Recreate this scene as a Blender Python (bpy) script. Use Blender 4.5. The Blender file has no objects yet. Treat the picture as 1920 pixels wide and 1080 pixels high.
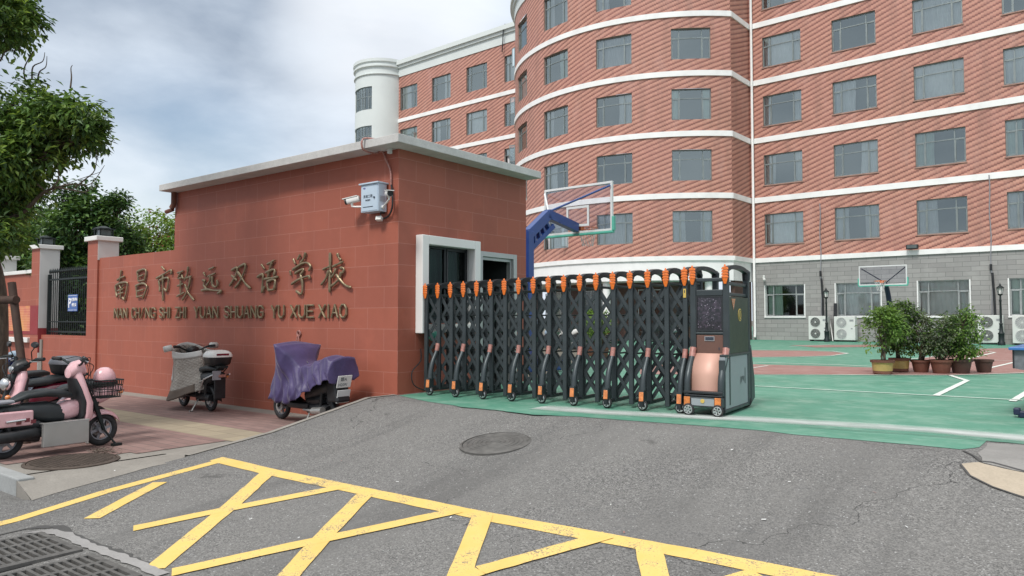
import bpy, bmesh, math, random
from math import sin, cos, pi, radians, sqrt, atan2, atan, hypot, floor
from mathutils import Vector, Matrix, noise

# ------------------------------------------------------------------ camera, sky, sun, exposure
SC = bpy.context.scene
F_PX, CAM_Z, HOR = 1387.0, 1.05, 597.0          # measured lens (in 1920 px), eye height over the court, horizon row
PITCH = atan((HOR - 540) / F_PX)
cam_d = bpy.data.cameras.new('camera'); cam = bpy.data.objects.new('camera', cam_d)
SC.collection.objects.link(cam); SC.camera = cam
cam_d.sensor_width = 36; cam_d.lens = 36 * F_PX / 1920; cam_d.clip_end = 2000; cam_d.clip_start = .05
cam.location = (0, 0, CAM_Z); cam.rotation_euler = (pi / 2 + PITCH, 0, 0)

SUN_EL, SUN_AZ = radians(52), radians(212)      # azimuth clockwise from +Y: behind the camera, to its left
world = bpy.data.worlds.new('World'); SC.world = world; world.use_nodes = True
wn, wl = world.node_tree.nodes, world.node_tree.links
wn.clear()
def WN(t, **k):
    n = wn.new(t)
    for a, b in k.items(): setattr(n, a, b)
    return n
w_out = WN('ShaderNodeOutputWorld'); w_bg = WN('ShaderNodeBackground')
sky = WN('ShaderNodeTexSky', sky_type='NISHITA', sun_disc=False, sun_elevation=SUN_EL, sun_rotation=SUN_AZ)
sky.air_density = 1.2; sky.dust_density = 2.0
tc = WN('ShaderNodeTexCoord')
def wmath(op, a, b=None, c=None, clamp=False):
    n = WN('ShaderNodeMath', operation=op); n.use_clamp = clamp
    for i, v in enumerate((a, b, c)):
        if v is None: continue
        if isinstance(v, (int, float)): n.inputs[i].default_value = v
        else: wl.new(v, n.inputs[i])
    return n.outputs[0]
def wmix(f, a, b):
    n = WN('ShaderNodeMix', data_type='RGBA')
    for s, v in ((n.inputs[0], f), (n.inputs[6], a), (n.inputs[7], b)):
        if isinstance(v, (int, float)): s.default_value = v
        elif isinstance(v, tuple): s.default_value = v
        else: wl.new(v, s)
    return n.outputs[2]
def wnoise(scale, det, rough, loc=(0, 0, 0), sc=(1, 1, 1), dist=0):
    m = WN('ShaderNodeMapping'); wl.new(tc.outputs['Generated'], m.inputs[0])
    m.inputs['Location'].default_value = loc; m.inputs['Scale'].default_value = sc
    n = WN('ShaderNodeTexNoise'); wl.new(m.outputs[0], n.inputs['Vector'])
    n.inputs['Scale'].default_value = scale; n.inputs['Detail'].default_value = det
    n.inputs['Roughness'].default_value = rough; n.inputs['Distortion'].default_value = dist
    return n.outputs[0]
def wblob(px, py, lo, hi):                       # how near a sky direction is to a cloud's centre
    v = Vector((px - 960, F_PX, 540 - py)); v = Matrix.Rotation(PITCH, 3, 'X') @ v; v.normalize()
    d = WN('ShaderNodeVectorMath', operation='DOT_PRODUCT'); wl.new(tc.outputs['Generated'], d.inputs[0])
    d.inputs[1].default_value = v
    r = WN('ShaderNodeMapRange', interpolation_type='SMOOTHSTEP'); wl.new(d.outputs['Value'], r.inputs[0])
    r.inputs[1].default_value = lo; r.inputs[2].default_value = hi
    return r.outputs[0]
sep = WN('ShaderNodeSeparateXYZ'); wl.new(tc.outputs['Generated'], sep.inputs[0])
n1 = wnoise(2.3, 7, .52, (3.1, .4, 1.7), (1, 1, 2.6), .25)
n2 = wnoise(6.0, 6, .55, (1.1, 2.4, .7), (1, 1, 2.4), .2)
dark = wmath('MAXIMUM', wblob(150, -20, .88, .99), wmath('MULTIPLY', wblob(450, 80, .945, .995), .95))
dark = wmath('MAXIMUM', dark, wmath('MULTIPLY', wblob(250, 140, .97, 1), .9))
dark = wmath('SUBTRACT', dark, wmath('MULTIPLY', wmath('MAXIMUM', wblob(290, 290, .968, .998), wblob(520, 240, .985, 1)), .85))
d2 = wmath('ADD', wmath('MULTIPLY', dark, .90), wmath('MULTIPLY', wmath('SUBTRACT', n1, .46), 1.9), clamp=True)
d2 = wmath('ADD', d2, wmath('MULTIPLY', wmath('SUBTRACT', n2, .5), 1.1), clamp=True)
white = wmath('MULTIPLY', wmath('MAXIMUM', wmath('MULTIPLY', wblob(740, 30, .984, .999), .8), wblob(195, 372, .994, 1)), .9)
cloud = wmix(d2, (.60, .665, .745, 1), (.205, .26, .345, 1))
cloud = wmix(wmath('MULTIPLY', white, wmath('ADD', n2, .35), clamp=True), cloud, (.86, .88, .91, 1))
# overhead the overcast is brighter, as on any cloudy day
up = WN('ShaderNodeMapRange', interpolation_type='SMOOTHSTEP'); wl.new(sep.outputs[2], up.inputs[0])
up.inputs[1].default_value = .45; up.inputs[2].default_value = .95; up.inputs[3].default_value = 1; up.inputs[4].default_value = 1.95
up2 = WN('ShaderNodeMapRange', interpolation_type='SMOOTHSTEP'); wl.new(sep.outputs[2], up2.inputs[0]); up2.inputs[1].default_value = .40; up2.inputs[2].default_value = .75; up2 = up2.outputs[0]
vm = WN('ShaderNodeVectorMath', operation='SCALE'); wl.new(wmix(up2, cloud, (.55, .56, .57, 1)), vm.inputs[0]); wl.new(up.outputs[0], vm.inputs['Scale'])
gap = wmath('MULTIPLY', wblob(330, 330, .985, 1), wmath('MULTIPLY', n2, 1.5), clamp=True)
gap = wmath('MULTIPLY', gap, .65)
skm = WN('ShaderNodeVectorMath', operation='SCALE'); wl.new(sky.outputs[0], skm.inputs[0]); skm.inputs['Scale'].default_value = .11
final = wmix(wmath('ADD', gap, .04), vm.outputs[0], skm.outputs[0])
wl.new(final, w_bg.inputs[0]); w_bg.inputs[1].default_value = 1.0
wl.new(w_bg.outputs[0], w_out.inputs[0])

sun_d = bpy.data.lights.new('sun', 'SUN'); sun = bpy.data.objects.new('sun', sun_d); SC.collection.objects.link(sun)
sun_d.energy = 2.0; sun_d.angle = radians(12); sun_d.color = (1, .97, .93)
sdir = Vector((sin(SUN_AZ) * cos(SUN_EL), cos(SUN_AZ) * cos(SUN_EL), sin(SUN_EL)))
sun.rotation_euler = sdir.to_track_quat('Z', 'Y').to_euler()
SC.view_settings.view_transform = 'Standard'; SC.view_settings.look = 'None'
SC.view_settings.exposure = .42; SC.view_settings.gamma = 1
SC.render.engine = 'CYCLES'
SC.cycles.max_bounces = 6; SC.cycles.transparent_max_bounces = 12

# ------------------------------------------------------------------ measuring: image point -> place in the world
def ray(px, py):
    x, y, z = px - 960, F_PX, 540 - py
    return Vector((x, y * cos(PITCH) - z * sin(PITCH), y * sin(PITCH) + z * cos(PITCH)))
def at_z(px, py, z):
    d = ray(px, py); return Vector((0, 0, CAM_Z)) + d * ((z - CAM_Z) / d.z)
def on_line(px, py, P, u):                       # vertical wall through P along u: distance along it, height
    d = ray(px, py); n = (u[1], -u[0])
    t = (P[0] * n[0] + P[1] * n[1]) / (d.x * n[0] + d.y * n[1])
    q = d * t; return (q.x - P[0]) * u[0] + (q.y - P[1]) * u[1], q.z + CAM_Z
def frame(P, ang): return Matrix.Translation(Vector(P)) @ Matrix.Rotation(ang, 4, 'Z')
C0 = at_z(745, 740, 0)
e1 = Vector((1810, -F_PX / cos(PITCH), 0)).normalized()      # along the gatehouse front, to the right
FG = frame(C0, atan2(e1.y, e1.x))                           # x along the front, y into the gatehouse
FGi = FG.inverted()
B0 = at_z(1412, 637, 0)
uB = Vector((1640, -F_PX / cos(PITCH), 0)).normalized()
FB = frame(B0, atan2(uB.y, uB.x))
FBi = FB.inverted()
SWZ = -.43                                                   # pavement level
HP = [(-99, -.006), (.5, -.006), (1, -.10), (2, -.285), (3, -.40), (4, -.505), (4.8, -.60), (6, -.63), (99, -.63)]
def hs(s):                                                   # driveway height at a distance s in front of the gatehouse line
    for (a, za), (b, zb) in zip(HP, HP[1:]):
        if s <= b:
            t = (s - a) / (b - a); return za + (zb - za) * t
    return -.63
def on_ramp(px, py):
    z = -.4
    for _ in range(40):
        q = at_z(px, py, z); l = FGi @ q; z = z * .5 + hs(-l.y) * .5
    return FGi @ at_z(px, py, z)

# ------------------------------------------------------------------ materials
class NT:
    def __init__(s, name):
        s.m = bpy.data.materials.new(name); s.m.use_nodes = True
        s.n, s.l = s.m.node_tree.nodes, s.m.node_tree.links
        s.b = s.n['Principled BSDF']; s.out = s.n['Material Output']
        s.tc = s.n.new('ShaderNodeTexCoord')
    def put(s, sock, v):
        if isinstance(v, (int, float)): sock.default_value = v
        elif isinstance(v, (tuple, list)): sock.default_value = tuple(v) if len(v) == len(sock.default_value) else (*v, 1)
        else: s.l.new(v, sock)
    def math(s, op, a, b=None, c=None, clamp=False):
        n = s.n.new('ShaderNodeMath'); n.operation = op; n.use_clamp = clamp
        for i, v in enumerate((a, b, c)):
            if v is not None: s.put(n.inputs[i], v)
        return n.outputs[0]
    def mix(s, f, a, b, blend='MIX'):
        n = s.n.new('ShaderNodeMix'); n.data_type = 'RGBA'; n.blend_type = blend
        s.put(n.inputs[0], f); s.put(n.inputs[6], a); s.put(n.inputs[7], b); return n.outputs[2]
    def coord(s, which='Object', sc=(1, 1, 1), loc=(0, 0, 0)):
        m = s.n.new('ShaderNodeMapping'); s.l.new(s.tc.outputs[which], m.inputs[0])
        m.inputs['Scale'].default_value = sc; m.inputs['Location'].default_value = loc; return m.outputs[0]
    def noise(s, scale, det=4, rough=.55, vec=None, dist=0, w=False):
        n = s.n.new('ShaderNodeTexNoise'); s.l.new(vec if vec is not None else s.tc.outputs['Object'], n.inputs['Vector'])
        n.inputs['Scale'].default_value = scale; n.inputs['Detail'].default_value = det
        n.inputs['Roughness'].default_value = rough; n.inputs['Distortion'].default_value = dist
        return n.outputs[0]
    def ramp(s, f, lo, hi, a=0., b=1.):
        n = s.n.new('ShaderNodeMapRange'); s.put(n.inputs[0], f)
        n.inputs[1].default_value = lo; n.inputs[2].default_value = hi
        n.inputs[3].default_value = a; n.inputs[4].default_value = b; return n.outputs[0]
    def xyz(s, v):
        n = s.n.new('ShaderNodeSeparateXYZ'); s.l.new(v, n.inputs[0]); return n.outputs
    def bump(s, h, strength=.3, dist=.01):
        n = s.n.new('ShaderNodeBump'); s.put(n.inputs['Height'], h)
        n.inputs['Strength'].default_value = strength; n.inputs['Distance'].default_value = dist
        s.l.new(n.outputs[0], s.b.inputs['Normal']); return n
    def col(s, v): s.put(s.b.inputs['Base Color'], v)
    def rough(s, v): s.put(s.b.inputs['Roughness'], v)
def plain(name, c, rough=.5, metal=0, var=.12, scale=6, bump=0, bscale=80, coat=0, spec=.5, dirt=.0):
    t = NT(name); n = t.noise(scale, 5, .6)
    lo = tuple(x * (1 - var) for x in c); hi = tuple(min(1, x * (1 + var)) for x in c)
    cc = t.mix(t.ramp(n, .3, .7), lo, hi)
    if dirt:
        d = t.noise(scale * .6, 7, .7); cc = t.mix(t.ramp(d, .5, .8, 0, dirt), cc, (.12, .10, .085))
    t.col(cc); t.rough(t.ramp(t.noise(scale * 2), .3, .7, max(0, rough - .08), min(1, rough + .08)))
    t.b.inputs['Metallic'].default_value = metal; t.b.inputs['Specular IOR Level'].default_value = spec
    t.b.inputs['Coat Weight'].default_value = coat; t.b.inputs['Coat Roughness'].default_value = .12
    if bump: t.bump(t.noise(bscale, 3), bump, .004)
    return t.m
MT = {}
def mk():
    W = MT
    # red facade tiles laid in rising diagonal steps, three tones (uv in metres)
    t = NT('facade_tile'); uv = t.xyz(t.tc.outputs['UV']); u, v = uv[0], uv[1]
    hh, ww = .0389, .105
    rr = t.math('DIVIDE', v, hh); r = t.math('FLOOR', rr); q = t.math('FLOOR', t.math('DIVIDE', u, ww))
    m3 = t.math('DIVIDE', t.math('FLOORED_MODULO', t.math('SUBTRACT', r, q), 6.0), 6.0)
    cb = t.n.new('ShaderNodeCombineXYZ'); t.l.new(q, cb.inputs[0]); t.l.new(r, cb.inputs[1])
    wh = t.n.new('ShaderNodeTexWhiteNoise'); t.l.new(cb.outputs[0], wh.inputs['Vector'])
    cr = t.n.new('ShaderNodeValToRGB'); t.l.new(m3, cr.inputs[0]); el = cr.color_ramp; el.interpolation = 'CONSTANT'
    stops = [(.0, (.145, .064, .050)), (.16, (.33, .150, .115)), (.33, (.47, .228, .172)), (.5, (.55, .288, .215)), (.66, (.58, .312, .235)), (.83, (.50, .248, .185))]
    el.elements[0].position = 0; el.elements[0].color = (*stops[0][1], 1); el.elements[1].position = stops[1][0]; el.elements[1].color = (*stops[1][1], 1)
    for p_, c_ in stops[2:]: e_ = el.elements.new(p_); e_.color = (*c_, 1)
    c = cr.outputs[0]
    big = t.noise(.35, 4, .6, t.coord('UV'))
    c = t.mix(t.ramp(big, .3, .7, 0, .25), c, (.42, .18, .17))
    c = t.mix(.35, c, t.mix(wh.outputs[0], (.35, .35, .35), (.66, .62, .60)), 'OVERLAY')
    st = t.noise(.8, 6, .7, t.coord('UV', (1.6, .18, 1)))
    c = t.mix(t.ramp(st, .50, .75, 0, .5), c, (.22, .125, .10)); s2 = t.noise(1.1, 7, .7, t.coord('UV', (1.3, .5, 1), (7, 3, 0))); c = t.mix(t.ramp(s2, .52, .75, 0, .4), c, (.56, .33, .28))
    t.col(c); t.rough(.55); t.b.inputs['Specular IOR Level'].default_value = .35
    t.bump(m3, .25, .008); W['tile'] = t.m
    # grey split block of the ground floor
    def brick(name, bw, bh, mort, c1, c2, cm, rough=.8, var=.2, off=.5, bias=0, stain=.25, bumps=.3):
        t = NT(name); b = t.n.new('ShaderNodeTexBrick'); t.l.new(t.coord('UV'), b.inputs['Vector'])
        b.inputs['Scale'].default_value = 1; b.inputs['Brick Width'].default_value = bw; b.inputs['Row Height'].default_value = bh
        b.inputs['Mortar Size'].default_value = mort; b.inputs['Mortar Smooth'].default_value = .3
        b.offset = off; b.inputs['Color1'].default_value = (*c1, 1); b.inputs['Color2'].default_value = (*c2, 1)
        b.inputs['Mortar'].default_value = (*cm, 1); b.inputs['Bias'].default_value = bias
        n = t.noise(5, 6, .7, t.coord('UV'))
        c = t.mix(t.ramp(n, .3, .7, 0, var * 2), b.outputs['Color'], tuple(x * .75 for x in c1))
        s = t.noise(.9, 7, .65, t.coord('UV', (1.5, .3, 1), (3, 1, 0)))
        c = t.mix(t.ramp(s, .5, .8, 0, stain), c, tuple(x * .5 for x in c2))
        s2 = t.noise(1.4, 6, .65, t.coord('UV', (1, 1, 1), (9, 4, 0)))
        c = t.mix(t.ramp(s2, .55, .8, 0, stain), c, tuple(min(1, x * 1.5) for x in c1))
        t.col(c); t.rough(rough)
        g = t.math('ADD', t.math('MULTIPLY', b.outputs['Fac'], -1.0), t.math('MULTIPLY', t.noise(60, 3, .6, t.coord('UV')), .3))
        t.bump(g, bumps, .006); return t.m
    W['block'] = brick('grey_block', .62, .20, .010, (.36, .35, .335), (.28, .272, .262), (.15, .15, .148))
    W['gh'] = brick('red_granite_cladding', .62, .30, .0035, (.372, .106, .064), (.325, .094, .060), (.47, .21, .16), .62, .16, .45, 0, .30, .12)
    W['paver'] = brick('red_paver', .30, .15, .008, (.29, .185, .162), (.21, .13, .115), (.11, .09, .08), .85, .3, .5, 0, .3)
    W['tactile'] = brick('yellow_tactile_paver', .30, .30, .008, (.37, .31, .215), (.30, .25, .18), (.18, .15, .1), .85, .3, 0)
    # asphalt
    t = NT('asphalt'); n1 = t.noise(95, 3, .75); n2 = t.noise(.7, 6, .65); n3 = t.noise(7, 5, .6)
    vo = t.n.new('ShaderNodeTexVoronoi'); vo.inputs['Scale'].default_value = 120; t.l.new(t.tc.outputs['Object'], vo.inputs['Vector'])
    sv = t.xyz(vo.outputs['Color'])
    c = t.mix(t.ramp(sv[0], .05, .95), (.040, .039, .038), (.37, .36, .34)); c = t.mix(t.ramp(t.noise(38, 5, .8), .38, .62), c, t.mix(.5, c, (.05, .05, .05)))
    c = t.mix(t.ramp(n1, .35, .65, 0, .35), c, (.185, .180, .172))
    c = t.mix(t.ramp(n2, .35, .65, 0, .7), c, (.185, .180, .170)); c = t.mix(t.ramp(t.noise(.28, 5, .6, t.coord('Object', (1, .35, 1), (4, 4, 0))), .48, .68, 0, .55), c, (.085, .083, .082)); c = t.mix(t.ramp(n3, .55, .75, 0, .25), c, (.12, .12, .124))
    c = t.mix(t.ramp(t.noise(2.6, 4, .6), .65, .72, 0, .5), c, (.055, .053, .051)); c = t.mix(t.ramp(t.noise(1.0, 5, .6, t.coord('Object', (2.4, .16, 1), (2, 9, 0))), .52, .66, 0, .40), c, (.09, .088, .085))
    c = t.mix(t.math('GREATER_THAN', sv[1], .993), c, (.38, .38, .37))
    cr = t.n.new('ShaderNodeTexVoronoi'); cr.feature = 'DISTANCE_TO_EDGE'; cr.inputs['Scale'].default_value = .42
    dv = t.n.new('ShaderNodeVectorMath'); dv.operation = 'ADD'; t.l.new(t.tc.outputs['Object'], dv.inputs[0])
    nz = t.n.new('ShaderNodeTexNoise'); nz.inputs['Scale'].default_value = 2.2; nz.inputs['Detail'].default_value = 6; t.l.new(t.tc.outputs['Object'], nz.inputs['Vector'])
    sc = t.n.new('ShaderNodeVectorMath'); sc.operation = 'SCALE'; sc.inputs['Scale'].default_value = .9; t.l.new(nz.outputs['Color'], sc.inputs[0]); t.l.new(sc.outputs[0], dv.inputs[1])
    t.l.new(dv.outputs[0], cr.inputs['Vector'])
    crk = t.math('MULTIPLY', t.math('LESS_THAN', cr.outputs[0], .0022), t.math('GREATER_THAN', t.noise(.45, 2), .53))
    c = t.mix(t.math('MULTIPLY', crk, .75), c, (.03, .03, .03))
    t.col(c); t.rough(.85); t.b.inputs['Specular IOR Level'].default_value = .3
    t.bump(t.math('ADD', sv[0], t.math('MULTIPLY', n1, .6)), .55, .006); W['asphalt'] = t.m
    # yellow road paint, worn through in specks
    def paint(name, c1, c2, wear, under):
        t = NT(name); n = t.noise(70, 4, .75); g = t.noise(4, 6, .65)
        vo = t.n.new('ShaderNodeTexVoronoi'); vo.inputs['Scale'].default_value = 110; t.l.new(t.tc.outputs['Object'], vo.inputs['Vector'])
        c = t.mix(t.ramp(g, .3, .7), c1, c2)
        c = t.mix(t.ramp(t.noise(1.3, 4), .45, .75, 0, .3), c, tuple(x * .72 for x in c1))
        w = t.math('GREATER_THAN', t.math('ADD', t.math('MULTIPLY', n, .6), t.math('MULTIPLY', g, .5)), wear)
        c = t.mix(t.math('MULTIPLY', w, .85), c, under)
        t.col(c); t.rough(.7); t.bump(t.xyz(vo.outputs['Color'])[0], .4, .004); return t.m
    W['yellow'] = paint('yellow_road_paint', (.70, .475, .125), (.76, .54, .19), .625, (.15, .145, .13))
    W['whiteline'] = paint('white_court_paint', (.62, .68, .62), (.70, .74, .68), .66, (.2, .36, .28))
    def court(name, c1, c2, c3):
        t = NT(name); g = t.noise(.55, 6, .6, t.coord('Object', (1, 2.5, 1))); f = t.noise(2.5, 7, .72); h = t.noise(40, 3, .6)
        c = t.mix(t.ramp(g, .3, .7), c1, c2)
        c = t.mix(t.ramp(f, .46, .66, 0, .85), c, c3); c = t.mix(t.ramp(t.noise(5, 9, .85, t.coord('Object', (.35, 2.2, 1), (1, 7, 0))), .55, .66, 0, .45), c, tuple(x * 1.35 + .05 for x in c3))
        c = t.mix(t.ramp(h, .35, .7, 0, .25), c, tuple(x * .6 for x in c1))
        d = t.noise(1.7, 9, .85, t.coord('Object', (.7, 3.2, 1), (5, 2, 0)))
        c = t.mix(t.ramp(d, .57, .68, 0, .65), c, tuple(x * .45 for x in c1))
        t.col(c); t.rough(t.ramp(g, .3, .7, .5, .75)); t.bump(h, .2, .003); return t.m
    W['green'] = court('green_court_paint', (.066, .225, .150), (.10, .285, .20), (.20, .35, .27))
    W['green2'] = court('dark_green_court_paint', (.06, .25, .165), (.085, .30, .20), (.12, .32, .22))
    W['red'] = court('red_court_paint', (.27, .135, .115), (.33, .175, .155), (.38, .25, .22))
    t = NT('worn_white_track'); uv = t.xyz(t.tc.outputs['UV']); f = t.noise(2.4, 7, .7, t.coord('Object', (.5, 1, 1)))
    a = t.math('SUBTRACT', 1.0, t.math('ABSOLUTE', t.math('SUBTRACT', t.math('MULTIPLY', uv[1], 2.0), 1.0)))
    a = t.math('MULTIPLY', t.math('POWER', a, .7), t.ramp(f, .22, .62, .35, 1.15), clamp=True)
    t.col(t.mix(f, (.50, .53, .50), (.62, .64, .62))); t.rough(.8); t.put(t.b.inputs['Alpha'], t.math('MULTIPLY', a, .85)); W['track'] = t.m
    def concrete(name, c, st=.35):
        t = NT(name); a = t.noise(3, 8, .7); b = t.noise(55, 4, .7); d = t.noise(.8, 6, .6)
        x = t.mix(t.ramp(a, .3, .7), tuple(v * .8 for v in c), tuple(min(1, v * 1.12) for v in c))
        x = t.mix(t.ramp(b, .4, .7, 0, .4), x, tuple(v * .6 for v in c)); x = t.mix(t.ramp(d, .5, .75, 0, st), x, tuple(v * .55 for v in c))
        t.col(x); t.rough(.85); t.bump(t.math('ADD', a, t.math('MULTIPLY', b, .5)), .35, .006); return t.m
    W['conc'] = concrete('concrete', (.27, .25, .22)); W['kerb'] = concrete('kerb_stone', (.33, .34, .335), .25)
    W['sand'] = concrete('sandy_mortar_patch', (.44, .37, .28), .15); W['patch'] = concrete('pale_asphalt_patch', (.26, .25, .235), .3)
    W['slab'] = concrete('painted_roof_slab', (.58, .57, .55), .35); W['dirt'] = concrete('broken_asphalt', (.075, .073, .07), .4)
    W['rubble'] = concrete('rough_mortar', (.30, .29, .28), .5)
    W['ground'] = concrete('ground_soil', (.16, .15, .12))
    W['white'] = plain('white_wall_paint', (.74, .74, .71), .6, var=.05, scale=1.2, dirt=.14)
    W['band'] = plain('white_band_paint', (.86, .85, .83), .6, var=.05, scale=1.6, dirt=.22)
    W['tower'] = plain('pale_tower_paint', (.66, .70, .68), .6, var=.04, scale=.6, dirt=.06)
    W['alu'] = plain('window_aluminium', (.27, .30, .29), .4, .6, .1, 3)
    W['alu2'] = plain('pale_aluminium', (.42, .44, .43), .35, .5, .08, 3)
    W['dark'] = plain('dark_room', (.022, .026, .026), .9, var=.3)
    W['curt'] = plain('pale_curtain', (.76, .74, .75), .9, var=.1, scale=2)
    W['curt2'] = plain('green_curtain', (.52, .62, .55), .9, var=.1, scale=2)
    W['curt3'] = plain('grey_curtain', (.62, .60, .62), .9, var=.1, scale=2)
    W['gcurt'] = plain('dark_green_curtain', (.035, .07, .058), .9, var=.2, scale=3)
    def glass(name, fac, tint, rough=.03):
        m = bpy.data.materials.new(name); m.use_nodes = True; n, l = m.node_tree.nodes, m.node_tree.links; n.clear()
        o = n.new('ShaderNodeOutputMaterial'); mx = n.new('ShaderNodeMixShader'); tr = n.new('ShaderNodeBsdfTransparent'); g = n.new('ShaderNodeBsdfGlossy')
        fr = n.new('ShaderNodeFresnel'); fr.inputs[0].default_value = 1.5
        ad = n.new('ShaderNodeMath'); ad.operation = 'ADD'; ad.use_clamp = True; l.new(fr.outputs[0], ad.inputs[0]); ad.inputs[1].default_value = fac
        
        
        tr.inputs[0].default_value = (*tint, 1); g.inputs[0].default_value = (.86, .94, .91, 1); g.inputs['Roughness'].default_value = rough
        l.new(ad.outputs[0], mx.inputs[0]); l.new(tr.outputs[0], mx.inputs[1]); l.new(g.outputs[0], mx.inputs[2]); l.new(mx.outputs[0], o.inputs[0]); return m
    W['glass'] = glass('window_glass', .25, (.90, .95, .94)); W['glassd'] = glass('ground_floor_glass', .05, (.92, .96, .94))
    W['booth'] = glass('booth_glass', .0, (.8, .88, .85), .05); W['booth'].node_tree.nodes['Glossy BSDF'].inputs[0].default_value = (.35, .4, .4, 1)
    W['clear'] = glass('clear_acrylic', .0, (.93, .93, .95)); W['clear'].node_tree.nodes['Glossy BSDF'].inputs[0].default_value = (.5, .5, .55, 1)
    W['gate'] = plain('slate_grey_aluminium', (.050, .062, .066), .42, .35, .15, 4)
    W['gate2'] = plain('black_gate_plastic', (.018, .021, .024), .45, 0, .2, 5)
    W['orange'] = plain('orange_reflector', (.74, .165, .015), .3, 0, .3, 60, coat=.6)
    W['amber'] = plain('amber_lens', (.62, .20, .05), .25, 0, .35, 30, coat=.8)
    W['redlens'] = plain('pink_lens', (.36, .16, .13), .3, 0, .3, 30, coat=.5)
    W['chrome'] = plain('bright_metal', (.66, .66, .66), .28, .9, .1, 10)
    W['rubber'] = plain('black_rubber', (.018, .018, .019), .75, 0, .3, 20, dirt=.35)
    W['bronze'] = plain('aged_brass', (.25, .195, .12), .40, .6, .3, 14, bump=.2)
    W['blackp'] = plain('black_plastic', (.016, .017, .019), .42, 0, .3, 12, dirt=.15)
    W['vinyl'] = plain('black_seat_vinyl', (.022, .026, .028), .5, 0, .2, 9, bump=.15)
    W['pink'] = plain('pink_body_paint', (.70, .41, .43), .25, 0, .06, 4, coat=.7)
    W['maroon'] = plain('maroon_body_paint', (.16, .012, .03), .22, 0, .1, 5, coat=.8)
    W['silver'] = plain('brushed_steel', (.46, .45, .43), .38, .7, .08, 3)
    W['greyp'] = plain('grey_plastic', (.26, .26, .28), .4, 0, .1, 8)
    W['whitep'] = plain('white_plastic', (.72, .71, .68), .4, 0, .05, 5)
    W['navy'] = plain('navy_visor', (.012, .02, .09), .2, 0, .1, 5, coat=.8)
    W['pale_blue'] = plain('pale_blue_paint', (.30, .40, .50), .3, 0, .1, 5, coat=.6)
    W['hoopblue'] = plain('royal_blue_paint', (.012, .050, .21), .35, 0, .1, 3, coat=.3)
    W['hoopdark'] = plain('dark_navy_paint', (.014, .02, .055), .4, 0, .15, 3)
    W['mint'] = plain('mint_padding', (.10, .42, .32), .5, 0, .1, 5)
    W['wmetal'] = plain('white_metal', (.66, .67, .66), .4, 0, .06, 4, dirt=.1)
    W['acw'] = plain('white_casing', (.66, .665, .63), .5, 0, .05, 3, dirt=.18)
    W['box'] = plain('pale_blue_grey_casing', (.52, .62, .72), .4, .1, .05, 4)
    W['ink'] = plain('dark_print', (.03, .04, .06), .6)
    W['wprint'] = plain('white_print', (.82, .84, .86), .5)
    W['signblue'] = plain('blue_sign_enamel', (.012, .08, .32), .35, 0, .08, 4, coat=.4)
    W['iron'] = plain('black_iron', (.013, .02, .02), .5, .3, .25, 12)
    W['wood'] = plain('brown_stained_pole', (.055, .028, .018), .7, 0, .3, 14, bump=.4)
    t = NT('bark'); a = t.noise(4, 8, .7, t.coord('Object', (6, 6, 1)))
    t.col(t.mix(t.ramp(a, .3, .7), (.045, .033, .024), (.16, .115, .08))); t.rough(.9); t.bump(a, .9, .03); W['bark'] = t.m
    W['pinkish'] = plain('copper_panel', (.62, .36, .28), .55, .1, .06, 2)
    W['brownp'] = plain('brown_panel', (.165, .088, .068), .4, .25, .08, 2)
    W['lgrey'] = plain('pale_grey_panel', (.30, .33, .345), .45, .1, .06, 2)
    W['dgreen'] = plain('dark_green_panel', (.035, .05, .032), .4, .2, .1, 2)
    W['gold'] = plain('yellow_sticker', (.60, .42, .10), .45, 0, .1, 8)
    t = NT('led_screen'); b = t.noise(30, 5, .7, t.coord('Object')); vo = t.n.new('ShaderNodeTexVoronoi'); vo.inputs['Scale'].default_value = 42; t.l.new(t.tc.outputs['Object'], vo.inputs['Vector'])
    c = t.mix(t.ramp(b, .45, .7), (.012, .012, .016), (.07, .05, .075)); c = t.mix(t.math('LESS_THAN', vo.outputs[0], .16), c, (.40, .36, .44))
    t.col(c); t.rough(.25); t.b.inputs['Coat Weight'].default_value = .5; W['screen'] = t.m
    t = NT('purple_rain_cover'); a = t.noise(5, 6, .6)
    t.col(t.mix(t.ramp(a, .3, .7), (.040, .027, .092), (.064, .043, .138))); t.rough(.5); t.b.inputs['Sheen Weight'].default_value = .2; t.bump(t.noise(9, 5, .6), .35, .02); W['purple'] = t.m
    t = NT('quilted_grey_cloth'); o = t.xyz(t.tc.outputs['UV'])
    p = t.math('ADD', o[0], o[1]); q = t.math('SUBTRACT', o[0], o[1])
    s1 = t.math('ABSOLUTE', t.math('SINE', t.math('MULTIPLY', p, 48.0))); s2 = t.math('ABSOLUTE', t.math('SINE', t.math('MULTIPLY', q, 48.0)))
    hq = t.math('POWER', t.math('MINIMUM', s1, s2), .5)
    t.col(t.mix(t.ramp(t.noise(6, 6, .65), .3, .7), (.31, .27, .235), (.45, .41, .36))); t.rough(.85); t.bump(hq, .8, .012); W['quilt'] = t.m
    W['quiltw'] = plain('pale_quilt_lining', (.58, .57, .54), .8, 0, .1, 8, bump=.3, bscale=30)
    W['quiltb'] = plain('brown_quilt_hem', (.12, .09, .07), .85, 0, .2, 8)
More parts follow.
